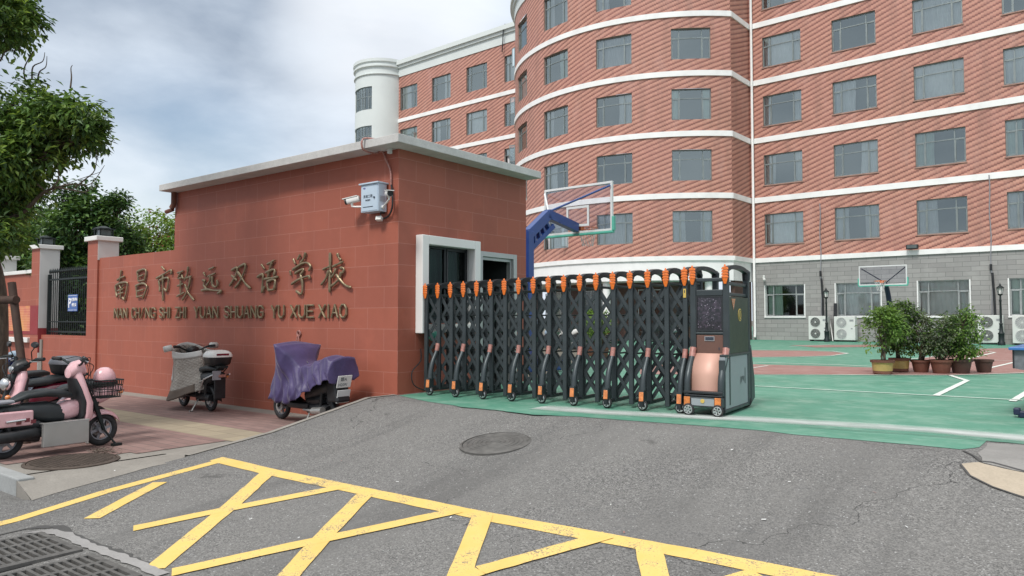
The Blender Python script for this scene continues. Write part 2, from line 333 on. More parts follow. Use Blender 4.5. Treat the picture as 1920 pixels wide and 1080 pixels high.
    def leafm(name, c, tr=.25, rough=.45):
        t = NT(name); oi = t.n.new('ShaderNodeNewGeometry')
        a = t.noise(2.0, 3, .5); r = t.mix(t.ramp(a, .3, .7), tuple(x * .6 for x in c), tuple(x * 1.3 for x in c))
        r = t.mix(t.ramp(oi.outputs['Random Per Island'], 0, 1, 0, .5), r, tuple(x * .45 for x in c))
        t.col(r); t.rough(rough); t.b.inputs['Specular IOR Level'].default_value = .35
        tl = t.n.new('ShaderNodeBsdfTranslucent'); t.put(tl.inputs[0], t.mix(.5, r, (c[0] * 1.6, c[1] * 1.5, c[2] * .7)))
        mx = t.n.new('ShaderNodeMixShader'); mx.inputs[0].default_value = tr
        t.l.new(t.b.outputs[0], mx.inputs[1]); t.l.new(tl.outputs[0], mx.inputs[2]); t.l.new(mx.outputs[0], t.out.inputs[0]); return t.m
    W['leafA'] = leafm('camphor_leaf', (.125, .225, .052)); W['leafA2'] = leafm('young_camphor_leaf', (.25, .37, .08), .4)
    W['leafA3'] = leafm('old_camphor_leaf', (.060, .115, .036))
    W['leafB'] = leafm('glossy_dark_leaf', (.055, .125, .04), .25, .3); W['leafC'] = leafm('light_green_leaf', (.20, .33, .07), .35)
    W['leafD'] = leafm('reddish_leaf', (.19, .075, .04), .3); W['leafE'] = leafm('pot_plant_leaf', (.17, .29, .065), .3, .4); W['leafF'] = leafm('grey_green_leaf', (.19, .23, .14), .25)
    W['terra'] = plain('terracotta', (.16, .062, .04), .7, 0, .2, 9, dirt=.3); W['terrad'] = plain('dark_terracotta', (.085, .045, .034), .7, 0, .2, 9, dirt=.3)
    W['ochre'] = plain('ochre_glaze', (.42, .30, .10), .45, 0, .15, 7, dirt=.2); W['soil'] = plain('potting_soil', (.03, .02, .015), .95, 0, .4, 30)
    W['tableblue'] = plain('blue_table_top', (.04, .16, .42), .35, 0, .06, 3, coat=.3); W['tablegrey'] = plain('grey_table_apron', (.15, .155, .17), .55, 0, .25, 18)
    W['castiron'] = plain('cast_iron', (.125, .12, .112), .65, .3, .3, 10, bump=.4, bscale=60); W['castbrown'] = plain('rusty_cast_iron', (.085, .065, .052), .75, .2, .3, 10, bump=.6, bscale=60)
    W['hole'] = plain('drain_depth', (.006, .006, .006), .9)
    t = NT('street_mural'); uv = t.xyz(t.tc.outputs['UV']); n = t.noise(1.3, 4, .6, t.coord('UV')); lines = t.math('LESS_THAN', t.math('FRACT', t.math('MULTIPLY', uv[1], 16.0)), .18)
    c = t.mix(t.ramp(n, .35, .65), (.55, .14, .12), (.72, .36, .10)); c = t.mix(t.math('MULTIPLY', lines, .45), c, (.80, .50, .28))
    t.col(c); t.rough(.6); W['mural'] = t.m
    W['muralred'] = plain('dark_red_paint', (.26, .03, .035), .6, 0, .08, 3)
    W['lampglass'] = plain('lantern_glass', (.10, .12, .12), .2, 0, .2, 5)
    W['soffit'] = plain('soffit_paint', (.60, .60, .58), .7, 0, .05, 2)
    W['reveal'] = plain('window_reveal_plaster', (.36, .22, .18), .8, 0, .2, 3)
    W['bluesticker'] = plain('purple_print', (.12, .1, .35), .5)
    W['paper'] = plain('paper', (.68, .68, .66), .8); W['twig'] = plain('dry_twig', (.13, .10, .08), .8)
    W['bag'] = plain('pale_card', (.62, .58, .50), .7)
mk()

# ------------------------------------------------------------------ mesh helpers
class MB:
    def __init__(s, M=None): s.v = []; s.f = []; s.mi = []; s.uv = []; s.M = M
    def P(s, p):
        p = Vector(p)
        if s.M is not None: p = s.M @ p
        s.v.append(p); return len(s.v) - 1
    def face(s, pts, m=0, uv=None):
        s.f.append([s.P(p) for p in pts]); s.mi.append(m); s.uv.append(uv)
    def idx(s, ids, m=0, uv=None): s.f.append(list(ids)); s.mi.append(m); s.uv.append(uv)
    def box(s, lo, hi, m=0, M=None):
        o = s.M
        if M is not None: s.M = (o @ M) if o is not None else M
        (x0, y0, z0), (x1, y1, z1) = lo, hi
        a = [s.P(p) for p in ((x0, y0, z0), (x1, y0, z0), (x1, y1, z0), (x0, y1, z0), (x0, y0, z1), (x1, y0, z1), (x1, y1, z1), (x0, y1, z1))]
        dx, dy, dz = x1 - x0, y1 - y0, z1 - z0
        for q, uv in (((0, 3, 2, 1), [(x0, y0), (x0, y1), (x1, y1), (x1, y0)]), ((4, 5, 6, 7), [(x0, y0), (x1, y0), (x1, y1), (x0, y1)]),
                  ((0, 1, 5, 4), [(x0, z0), (x1, z0), (x1, z1), (x0, z1)]), ((1, 2, 6, 5), [(y0, z0), (y1, z0), (y1, z1), (y0, z1)]),
                  ((2, 3, 7, 6), [(-x1, z0), (-x0, z0), (-x0, z1), (-x1, z1)]), ((3, 0, 4, 7), [(-y1, z0), (-y0, z0), (-y0, z1), (-y1, z1)])):
            s.idx([a[i] for i in q], m, uv)
        s.M = o; return s
    def cbox(s, c, d, m=0, M=None): return s.box([c[i] - d[i] / 2 for i in range(3)], [c[i] + d[i] / 2 for i in range(3)], m, M)
    def tube(s, pts, r, seg=8, m=0, flat=1., cap=True, up=None):
        pts = [Vector(p) for p in pts]; n = len(pts); rs = r if isinstance(r, (list, tuple)) else [r] * n
        rings = []; prev = None
        for i, p in enumerate(pts):
            t = (pts[min(i + 1, n - 1)] - pts[max(i - 1, 0)])
            if t.length < 1e-9: t = Vector((0, 0, 1))
            t.normalize()
            a = Vector(up) if up is not None else (prev if prev is not None else (Vector((0, 0, 1)) if abs(t.z) < .9 else Vector((1, 0, 0))))
            x = (a - t * a.dot(t))
            if x.length < 1e-6: x = t.orthogonal()
            x.normalize(); y = t.cross(x); prev = x
            rings.append([s.P(p + (x * cos(2 * pi * k / seg) * flat + y * sin(2 * pi * k / seg)) * rs[i]) for k in range(seg)])
        for A, B in zip(rings, rings[1:]):
            for k in range(seg): s.idx([A[k], A[(k + 1) % seg], B[(k + 1) % seg], B[k]], m)
        if cap: s.idx(rings[0][::-1], m); s.idx(rings[-1], m)
        return s
    def bar(s, a, b, w, h, m=0, up=(0, 0, 1)):                  # square bar between two points, w across, h along up
        a, b = Vector(a), Vector(b); t = (b - a).normalized(); u = Vector(up); y = u.cross(t)
        if y.length < 1e-5: y = t.orthogonal()
        y.normalize(); z = t.cross(y)
        c = [[s.P(p + y * i * w / 2 + z * j * h / 2) for i, j in ((-1, -1), (1, -1), (1, 1), (-1, 1))] for p in (a, b)]
        for k in range(4): s.idx([c[0][k], c[1][k], c[1][(k + 1) % 4], c[0][(k + 1) % 4]], m)
        s.idx(c[0], m); s.idx(c[1][::-1], m); return s
    def lathe(s, prof, c=(0, 0, 0), seg=16, m=0, axis='z', M=None, ms=None):
        o = s.M
        if M is not None: s.M = (o @ M) if o is not None else M
        rings = []
        for r, h in prof:
            rg = []
            for k in range(seg):
                a = 2 * pi * k / seg; x, y = r * cos(a), r * sin(a)
                p = (x, y, h) if axis == 'z' else ((x, h, y) if axis == 'y' else (h, x, y))
                rg.append(s.P((c[0] + p[0], c[1] + p[1], c[2] + p[2])))
            rings.append(rg)
        for i, (A, B) in enumerate(zip(rings, rings[1:])):
            for k in range(seg): s.idx([A[k], A[(k + 1) % seg], B[(k + 1) % seg], B[k]], ms[i] if ms else m)
        if prof[0][0] > 1e-6: s.idx(rings[0][::-1], m)
        if prof[-1][0] > 1e-6: s.idx(rings[-1], m)
        s.M = o; return s
    def loft(s, secs, axis='x', seg=16, e=2.6, m=0):
        # sections along an axis; x: (x, z, halfwidth y, halfheight z[, y]); z: (z, x, halfdepth x, halfwidth y)
        rings = []
        for q in secs:
            rg = []
            for k in range(seg):
                a = 2 * pi * k / seg; ca, sa = cos(a), sin(a)
                X = (abs(ca) ** (2 / e)) * (1 if ca >= 0 else -1); Y = (abs(sa) ** (2 / e)) * (1 if sa >= 0 else -1)
                if axis == 'x': rg.append(s.P((q[0], (q[4] if len(q) > 4 else 0) + X * q[2], q[1] + Y * q[3])))
                elif axis == 'z': rg.append(s.P((q[1] + X * q[2], Y * q[3] + (q[4] if len(q) > 4 else 0), q[0])))
                else: rg.append(s.P((q[1] + X * q[2], q[0], (q[4] if len(q) > 4 else 0) + Y * q[3])))
            rings.append(rg)
        for A, B in zip(rings, rings[1:]):
            for k in range(seg): s.idx([A[k], A[(k + 1) % seg], B[(k + 1) % seg], B[k]], m)
        s.idx(rings[0][::-1], m); s.idx(rings[-1], m); return s
    def prism(s, pts, d0, d1, plane='xz', m=0):
        def q(p, d): return (p[0], d, p[1]) if plane == 'xz' else ((p[0], p[1], d) if plane == 'xy' else (d, p[0], p[1]))
        A = [s.P(q(p, d0)) for p in pts]; B = [s.P(q(p, d1)) for p in pts]; n = len(pts)
        s.idx(A, m, [tuple(p) for p in pts]); s.idx(B[::-1], m, [tuple(p) for p in pts[::-1]])
        for k in range(n): s.idx([A[k], B[k], B[(k + 1) % n], A[(k + 1) % n]], m)
        return s
    def ball(s, c, r, seg=12, rings=8, m=0):
        rx, ry, rz = r if isinstance(r, (tuple, list)) else (r, r, r); R = []
        for i in range(rings + 1):
            a = pi * i / rings - pi / 2
            R.append([s.P((c[0] + rx * cos(a) * cos(2 * pi * k / seg), c[1] + ry * cos(a) * sin(2 * pi * k / seg), c[2] + rz * sin(a))) for k in range(seg)])
        for A, B in zip(R, R[1:]):
            for k in range(seg): s.idx([A[k], A[(k + 1) % seg], B[(k + 1) % seg], B[k]], m)
        return s
    def torus(s, c, R, r, seg=24, rs=8, axis='y', m=0):
        G = []
        for i in range(seg):
            a = 2 * pi * i / seg; g = []
            for k in range(rs):
                b = 2 * pi * k / rs; rr = R + r * cos(b); h = r * sin(b) * .9
                p = (rr * cos(a), h, rr * sin(a)) if axis == 'y' else (rr * cos(a), rr * sin(a), h)
                g.append(s.P((c[0] + p[0], c[1] + p[1], c[2] + p[2])))
            G.append(g)
        for i in range(seg):
            for k in range(rs): s.idx([G[i][k], G[(i + 1) % seg][k], G[(i + 1) % seg][(k + 1) % rs], G[i][(k + 1) % rs]], m)
        return s
    def grid(s, fn, nu, nv, m=0, uvs=(1, 1), flip=False):
        G = [[s.P(fn(i / nu, j / nv)) for j in range(nv + 1)] for i in range(nu + 1)]
        for i in range(nu):
            for j in range(nv):
                q = [G[i][j], G[i + 1][j], G[i + 1][j + 1], G[i][j + 1]]
                uv = [(i / nu * uvs[0], j / nv * uvs[1]), ((i + 1) / nu * uvs[0], j / nv * uvs[1]), ((i + 1) / nu * uvs[0], (j + 1) / nv * uvs[1]), (i / nu * uvs[0], (j + 1) / nv * uvs[1])]
                s.idx(q[::-1] if flip else q, m, uv[::-1] if flip else uv)
        return s
    def build(s, name, mats, parent=None, smooth=None, bevel=0, solid=0, fm=None, seg=2, recalc=True):
        me = bpy.data.meshes.new(name); me.from_pydata(s.v, [], s.f)
        if not isinstance(mats, (list, tuple)): mats = [mats]
        for x in mats: me.materials.append(MT[x] if isinstance(x, str) else x)
        me.polygons.foreach_set('material_index', s.mi)
        ul = me.uv_layers.new(name='UVMap')
        for p, uv in zip(me.polygons, s.uv):
            if uv:
                for li, q in zip(p.loop_indices, uv): ul.data[li].uv = q
        if recalc:
            bm = bmesh.new(); bm.from_mesh(me)
            if smooth is not None or solid: bmesh.ops.remove_doubles(bm, verts=bm.verts, dist=2e-5)
            bmesh.ops.recalc_face_normals(bm, faces=bm.faces); bm.to_mesh(me); bm.free()
        if smooth is not None:
            me.polygons.foreach_set('use_smooth', [True] * len(me.polygons))
            if smooth > 0: me.set_sharp_from_angle(angle=radians(smooth))
        me.update()
        o = bpy.data.objects.new(name, me); SC.collection.objects.link(o)
        if parent is not None: o.parent = parent
        if fm is not None: o.matrix_world = fm
        if solid:
            md = o.modifiers.new('thick', 'SOLIDIFY'); md.thickness = solid; md.offset = 0
        if bevel:
            md = o.modifiers.new('bevel', 'BEVEL'); md.width = bevel; md.segments = seg; md.limit_method = 'ANGLE'; md.angle_limit = radians(40)
        return o
def tag(o, label=None, cat=None, group=None, kind=None):
    for k, v in (('label', label), ('category', cat), ('group', group), ('kind', kind)):
        if v: o[k] = v
    return o
def thing(name, label, cat, fm=None, group=None):
    o = bpy.data.objects.new(name, None); SC.collection.objects.link(o); o.empty_display_size = .2
    if fm is not None: o.matrix_world = fm
    return tag(o, label, cat, group)
def copy_tree(o, fm=None, parent=None):
    c = o.copy(); SC.collection.objects.link(c)
    if parent is not None: c.parent = parent
    if fm is not None: c.matrix_world = fm
    for ch in list(o.children): copy_tree(ch, None, c)
    return c
def T(x=0, y=0, z=0): return Matrix.Translation((x, y, z))
def RZ(a): return Matrix.Rotation(a, 4, 'Z')
def RX(a): return Matrix.Rotation(a, 4, 'X')
def RY(a): return Matrix.Rotation(a, 4, 'Y')
# ------------------------------------------------------------------ ground, driveway, pavement, court
def struct(o): o['kind'] = 'structure'; return o
def fl(px, py, z=0): return FGi @ at_z(px, py, z)
mb = MB(); mb.box((-300, -300, -1.2), (300, 500, -.66)); struct(mb.build('ground', 'ground'))
# asphalt: one bent sheet, ramp profile by distance in front of the gatehouse
mb = MB()
sv = [-.6, .3] + [.3 + .14 * k for k in range(1, 41)] + [7, 9, 12, 20]
sv = sorted(set([round(x, 3) for x in sv if not 4.7 < x < 5.8] + [4.8, 5.05, 5.4, 5.75]))
av = sorted(set([0 + .5 * k for k in range(0, 29) if k not in (4, )] + [1.12, 1.84, 1.98, 2.70, 16, 20, 30]))
for s0, s1 in zip(sv, sv[1:]):
    for a0, a1 in zip(av, av[1:]):
        if 4.79 < s0 < 5.74 and (1.11 < a0 < 1.83 or 1.97 < a0 < 2.69): continue
        mb.face([(a, -s, hs(s)) for a, s in ((a0, s0), (a0, s1), (a1, s1), (a1, s0))])
for s0, s1 in zip([4.46, 4.8, 6, 9, 20], [4.8, 6, 9, 20]):
    for a0, a1 in zip([-40, -20, -8, -4, -2, 0][:-1], [-20, -8, -4, -2, 0]):
        mb.face([(a, -s, hs(max(s, 4.6))) for a, s in ((a0, s0), (a0, s1), (a1, s1), (a1, s0))])
for k in range(30):                                      # the ramp's side face down to the pavement
    s0, s1 = .1 * k, .1 * k + .1
    mb.face([(0, -s0, hs(s0)), (0, -s1, hs(s1)), (0, -s1, -.6), (0, -s0, -.6)])
struct(mb.build('road', 'asphalt', fm=FG))
# concrete edging of the ramp
mb = MB()
for k in range(30):
    s0, s1 = .1 * k, .1 * k + .1
    j0, j1 = .012 * noise.noise(Vector((s0 * 5, 0, 0))), .012 * noise.noise(Vector((s1 * 5, 0, 0)))
    A = [(-.085 + j0, -s0, hs(s0) + .006), (.0 + j0, -s0, hs(s0) + .008)]; B = [(-.085 + j1, -s1, hs(s1) + .006), (.0 + j1, -s1, hs(s1) + .008)]
    mb.face([A[0], A[1], B[1], B[0]]); mb.face([A[0], B[0], (-.085, -s1, -.6), (-.085, -s0, -.6)])
struct(mb.build('ramp_kerb', 'conc', fm=FG))
# pavement: concrete strips + pavers + tactile band
mb = MB()
def sq(mb, a0, a1, s0, s1, z, m=0, n=1):
    mb.face([(a0, -s0, z), (a0, -s1, z), (a1, -s1, z), (a1, -s0, z)], m, [(a0, -s0), (a0, -s1), (a1, -s1), (a1, -s0)])
sq(mb, -40, -.085, -1.0, 3.0, SWZ)
dz_ = lambda s: min(SWZ + .001, hs(s) + .004)
for k in range(15):                                      # dropped edge sloping down to the road
    s0, s1 = 3.0 + .1 * k, 3.1 + .1 * k; w0, w1 = .05 * noise.noise(Vector((s0 * 3, 0, 7))), .05 * noise.noise(Vector((s1 * 3, 0, 7)))
    c0, c1 = -.44 + .16 * (s0 - 3) / 1.5, -.44 + .16 * (s1 - 3) / 1.5; b0, b1 = (c0 + .06) / 2, (c1 + .06) / 2
    mb.face([(-.5, -s0, SWZ), (-.5, -s1, SWZ), (c1, -s1, SWZ), (c0, -s0, SWZ)])
    mb.face([(c0, -s0, SWZ), (c1, -s1, SWZ), (b1, -s1, (SWZ + dz_(s1)) / 2 + .006), (b0, -s0, (SWZ + dz_(s0)) / 2 + .006)])
    mb.face([(b0, -s0, (SWZ + dz_(s0)) / 2 + .006), (b1, -s1, (SWZ + dz_(s1)) / 2 + .006), (.06 + w1, -s1, dz_(s1)), (.06 + w0, -s0, dz_(s0))])
mb.face([(-.28, -4.5, -.62), (-.28, -4.5, SWZ), (-.11, -4.5, (SWZ + dz_(4.5)) / 2 + .006), (.06, -4.5, dz_(4.5)), (.06, -4.5, -.62)])
sq(mb, -40, -.45, 3.0, 4.36, SWZ)
struct(mb.build('pavement_base', 'conc', fm=FG))
mb = MB()
for a0, a1, s0, s1, m in ((-40, -.62, .34, 1.5, 0), (-40, -.62, 1.5, 2.12, 1), (-40, -.72, 2.12, 3.2, 0), (-40, -.86, 3.2, 3.75, 0), (-40, -1.15, 3.75, 4.3, 0)):
    sq(mb, a0, a1, s0, s1, SWZ + .006, m)
struct(mb.build('pavement', ['paver', 'tactile'], fm=FG))
mb = MB()
for k in range(12):                                      # kerb stones
    a1 = -.25 - k * 1.0; a0 = a1 - .992
    mb.box((a0, -4.50, -.75), (a1, -4.36, SWZ + .012))
struct(mb.build('kerb', 'kerb', fm=FG, bevel=.012))
mb = MB()
sq(mb, -40, -.38, 4.50, 4.86, -.592); sq(mb, -40, .62, 4.86, 5.05, -.622)
struct(mb.build('gutter', 'conc', fm=FG))
# court sheets
def poly(mb, pts, z, m=0, px=True):
    P = [(fl(x, y, 0).x, fl(x, y, 0).y, z) for x, y in pts] if px else [(x, y, z) for x, y in pts]
    mb.face(P, m)
edge = [(748, 741), (800, 752), (870, 763), (935, 769), (1000, 777), (1090, 781), (1180, 788), (1320, 798), (1420, 806), (1500, 815), (1580, 822), (1650, 828), (1730, 835), (1800, 842), (1836, 838), (1850, 826), (1920, 832), (2100, 848)]
ep = [fl(x, y, 0) for x, y in edge]
mb = MB(); rp = [(ep[-1].x + 14, ep[-1].y)]
pts = []
for a, b in zip(ep, ep[1:]):
    for k in range(8):
        q = a.lerp(b, k / 8); j = .02 * noise.noise(Vector((q.x * 4, 0, 1))) + .012 * noise.noise(Vector((q.x * 14, 0, 1)))
        pts.append((q.x, q.y + j))
pts.append((ep[-1].x, ep[-1].y))
for (xa, ya), (xb, yb) in zip(pts, pts[1:]):
    mb.face([(xa, ya, -.002), (xb, yb, -.002), (xb, 3, -.002), (xa, 3, -.002)])
x9, y9 = pts[-1]; mb.face([(x9, y9, -.002), (40, -2, -.002), (60, 3, -.002), (x9, 3, -.002)])
mb.face([(pts[0][0], 3, -.002), (60, 3, -.002), (70, 90, -.002), (pts[0][0] - 40, 90, -.002)])
struct(mb.build('court', 'green', fm=FG))
BP = lambda px, py: FBi @ at_z(px, py, 0)
mb = MB()                                                # darker strip along the building
mb.box((-25, -1.5, -.3), (25, .3, .004)); struct(mb.build('court_edge', 'green2', fm=FB))
def cpoly(name, mat, polys, z):
    mb = MB()
    for p in polys: poly(mb, p, z)
    return struct(mb.build(name, mat, fm=FG))
# red areas (three lanes of the court paint)
cpoly('red_court_area', 'red', [[(1200, 684), (1412, 683), (1560, 687), (1660, 690), (1800, 655), (1920, 652), (2100, 650), (2200, 690), (1920, 700), (1780, 703), (1412, 702), (1200, 702)],
    [(1330, 659), (1412, 657), (1500, 657.5), (1560, 659.5), (1588, 663), (1560, 666.5), (1500, 668.5), (1412, 669.5), (1330, 669)],
    [(1480, 647.5), (1700, 646), (1700, 650), (1530, 651.5)]], .003)
def strip(mb, P, w, zf, m=0, step=.2):                  # a painted line along points in the FG frame
    for a, b in zip(P, P[1:]):
        a, b = Vector(a[:2]), Vector(b[:2]); L = (b - a).length; n = max(1, int(L / step)); t = (b - a) / L; p = Vector((-t.y, t.x)) * w / 2
        for k in range(n):
            u, v = a.lerp(b, k / n), a.lerp(b, (k + 1) / n)
            j0 = 1 + .10 * noise.noise(Vector((u.x * 9, u.y * 9, 3))); j1 = 1 + .10 * noise.noise(Vector((v.x * 9, v.y * 9, 3)))
            q = [u - p * j0, v - p * j1, v + p * j1, u + p * j0]
            mb.face([(c.x, c.y, zf(c)) for c in q], m, [(0, 0), (1, 0), (1, 1), (0, 1)])
mb = MB(); zz = lambda c: .007
F0 = lambda l: [fl(x, y, 0) for x, y in l]
for l, w in (([(1300, 718), (1412, 724), (1620, 735), (1918, 751)], .05), ([(1781, 704), (1813, 714), (1755, 742)], .085), ([(1898, 753), (1930, 733)], .085),
             ([(1300, 678), (1412, 679.5), (1560, 684), (1660, 688.5)], .07), ([(1560, 703), (1780, 704), (1940, 699)], .06), ([(1300, 703.5), (1560, 703)], .03),
             ([(1330, 656), (1412, 656), (1500, 656.5), (1560, 658.5), (1590, 662.8), (1560, 667), (1500, 669.5), (1412, 670.5)], .07),
             ([(1640, 681), (1760, 668), (1810, 660)], .07), ([(1795, 678), (1866, 661), (1830, 657)], .08), ([(1835, 695), (1930, 673)], .08), ([(1840, 675), (1935, 678)], .05),
             ([(1640, 693), (1700, 698)], .05), ([(1412, 690), (1440, 686)], .05), ([(1480, 650), (1560, 646)], .06), ([(1640, 656), (1840, 650)], .05)):
    strip(mb, F0(l), w, zz)
struct(mb.build('court_line', 'whiteline', fm=FG))
mb = MB()                                                # worn track the gate rolls over
L = F0([(1010, 764), (1140, 774), (1400, 786), (1560, 795), (1760, 808), (1930, 823), (2100, 838)])
for a, b in zip(L, L[1:]):
    n = max(1, int((b - a).length / .3))
    for k in range(n):
        u, v = a.lerp(b, k / n), a.lerp(b, (k + 1) / n)
        mb.face([(u.x, u.y - .24, .0045), (v.x, v.y - .24, .0045), (v.x, v.y + .26, .0045), (u.x, u.y + .26, .0045)], 0, [(u.x, 0), (v.x, 0), (v.x, 1), (u.x, 1)])
struct(mb.build('worn_gate_track', 'track', fm=FG))
# seam in the court edge at the right
mb = MB()
strip(mb, F0([(1500, 800), (1600, 808), (1700, 814), (1800, 822), (1850, 827), (1960, 833), (2100, 846)]), .016, lambda c: .008, 0, .06)
struct(mb.build('court_seam', 'dirt', fm=FG))
# yellow box hatching
mb = MB(); zr = lambda c: hs(-c.y) + .006
Y0 = lambda l: [on_ramp(x, y) for x, y in l]
for k, (l, w) in enumerate((([(-60, 996), (200, 922), (422, 862)], .135), ([(405, 861), (500, 884), (900, 967), (1300, 1040), (1640, 1107)], .15),
             ([(172, 973), (300, 905)], .14), ([(505, 884), (432, 950), (288, 1068)], .15), ([(250, 992), (420, 957), (650, 912)], .13),
             ([(684, 928), (614, 1000), (520, 1105)], .15), ([(322, 1075), (600, 1014), (862, 958)], .13), ([(905, 968), (850, 1110)], .15),
             ([(850, 1090), (900, 1072), (1140, 1005)], .13), ([(1214, 1022), (1240, 1130)], .16), ([(1240, 1130), (1420, 1078)], .13))):
    strip(mb, Y0(l), w, (lambda c, k=k: hs(-c.y) + .004 + .0007 * k), 0, .1)
struct(mb.build('yellow_box_marking', 'yellow', fm=FG))
# patches at the right
mb = MB()
def rpatch(mb, l, dz, m=0):
    P = Y0(l); c = sum(P, Vector()) / len(P); R = []
    for a, b in zip(P, P[1:] + P[:1]):
        for k in range(6):
            q = a.lerp(b, k / 6); R.append(q + Vector((.03 * noise.noise(Vector((q.x * 5, q.y * 5, dz * 99))), .03 * noise.noise(Vector((q.x * 5, q.y * 5, 5 + dz * 99))), 0)))
    for a, b in zip(R, R[1:] + R[:1]):
        for k in range(5):
            p = [c.lerp(a, k / 5), c.lerp(a, (k + 1) / 5), c.lerp(b, (k + 1) / 5), c.lerp(b, k / 5)]
            mb.face([(q.x, q.y, hs(-q.y) + dz) for q in p], m)
rpatch(mb, [(1802, 872), (1835, 868), (1880, 880), (1960, 893), (2040, 960), (1960, 945), (1910, 932), (1860, 913), (1820, 893)], .0065, 0)
rpatch(mb, [(1835, 850), (1856, 832), (1920, 836), (2060, 850), (2060, 905), (1900, 882), (1840, 868)], .0045, 1)
strip(mb, Y0([(1806, 846), (1838, 866), (1860, 868), (1925, 886), (1990, 903)]), .02, lambda c: hs(-c.y) + .0075, 2, .05)
strip(mb, Y0([(1801, 872), (1818, 893), (1860, 914), (1918, 934), (2010, 960)]), .016, lambda c: hs(-c.y) + .0085, 2, .05)
struct(mb.build('road_patch', ['sand', 'patch', 'dirt'], fm=FG))
# broken edge around the drain
mb = MB()
def rstrip(l, w, dz, m, seed):
    P = Y0(l); o = []
    for a, b in zip(P, P[1:]):
        n = max(2, int((b - a).length / .05))
        for k in range(n): o.append(a.lerp(b, k / n))
    for i, (u, v) in enumerate(zip(o, o[1:])):
        def ed(q, sgn): return q + Vector((.25, .97, 0)) * sgn * w * (.5 + .9 * abs(noise.noise(Vector((q.x * 7, q.y * 7, seed + sgn)))))
        p = [ed(u, -1), ed(v, -1), ed(v, 1), ed(u, 1)]
        mb.face([(q.x, q.y, hs(-q.y) + dz) for q in p], m)
rstrip([(-30, 1010), (60, 990), (110, 988), (130, 1003), (175, 1022), (215, 1038), (245, 1052), (290, 1068)], .06, .005, 0, 1)
rstrip([(60, 999), (95, 997), (120, 1004), (180, 1030), (220, 1044), (280, 1068), (310, 1085)], .055, .009, 1, 5)
struct(mb.build('broken_drain_edge', ['dirt', 'rubble'], fm=FG))

# manholes, drain grates
def manhole(name, label, C, R, mat, pat):
    t = thing(name, label, 'manhole cover', C)
    m = MB(); m.lathe([(R, -.02), (R, .006), (R * .985, .008), (0, .008)], seg=48)
    if pat == 'ring':
        for k in range(6): m.torus((0, 0, .008), R * (.16 + .14 * k), .006, 40, 6, 'z')
    else:
        for k in range(-9, 10):
            x = k * R / 9.6; h = sqrt(max(0, R * R * .86 - x * x))
            if h > .05: m.box((x - .009, -h, .006), (x + .009, h, .014)); 
        for k in range(-9, 10):
            x = k * R / 9.6; h = sqrt(max(0, R * R * .86 - x * x))
            if h > .05: m.box((-h, x - .009, .006), (h, x + .009, .0125))
    m.build('lid', mat, t, smooth=30)
    m = MB(); m.lathe([(R * 1.10, -.02), (R * 1.10, .004), (R * 1.02, .011), (R * 1.02, -.02)], seg=48); m.build('ring', mat, t, smooth=30)
    return t
q = on_ramp(929, 831)
manhole('manhole_cover', 'round dark iron manhole cover set in the grey driveway asphalt', FG @ T(q.x, q.y, hs(-q.y) + .004) @ RX(atan(.150)), .325, 'castiron', 'ring')
q = fl(135, 866, SWZ)
manhole('manhole_cover', 'brownish manhole cover in the brick pavement beside the pink scooter', FG @ T(q.x, q.y, SWZ + .008), .40, 'castbrown', 'bars')
for k, (lab, a0) in enumerate((('cast iron drain grate nearer the kerb, further left of the pair', 1.12), ('cast iron drain grate further from the kerb at the bottom edge', 1.98))):
    t = thing('drain_grate', lab, 'drain grate', FG @ T(a0, -4.80, -.588), 'drain grates in the road')
    Lx, Ly = .72, .95; m = MB()
    # frame and cross ribs, three rows of slots
    rows = [(.035, .215), (.255, .435), (.475, .655)]; pit = .054
    m.box((0, -Ly, -.03), (.035, 0, .004)); m.box((.655, -Ly, -.03), (Lx, 0, .004)); m.box((.215, -Ly, -.03), (.255, 0, .004)); m.box((.435, -Ly, -.03), (.475, 0, .004))
    for x0, x1 in rows:
        y = 0; m.box((x0, -.04, -.03), (x1, 0, .004))
        j = 0
        while -.04 - (j + 1) * pit > -Ly:
            yy = -.04 - j * pit; m.box((x0, yy - pit, -.05), (x1, yy - pit + .022, .004)); j += 1
    m.build('grate', 'castiron', t)
    m = MB(); m.box((-.01, -Ly - .01, -.30), (Lx + .01, .01, -.29)); m.box((-.01, -.001, -.29), (Lx + .01, .01, -.02)); m.box((-.01, -Ly - .01, -.29), (Lx + .01, -Ly, -.02)); m.box((-.01, -Ly, -.29), (0, 0, -.02)); m.box((Lx, -Ly, -.29), (Lx + .01, 0, -.02)); m.build('shaft', 'hole', t)

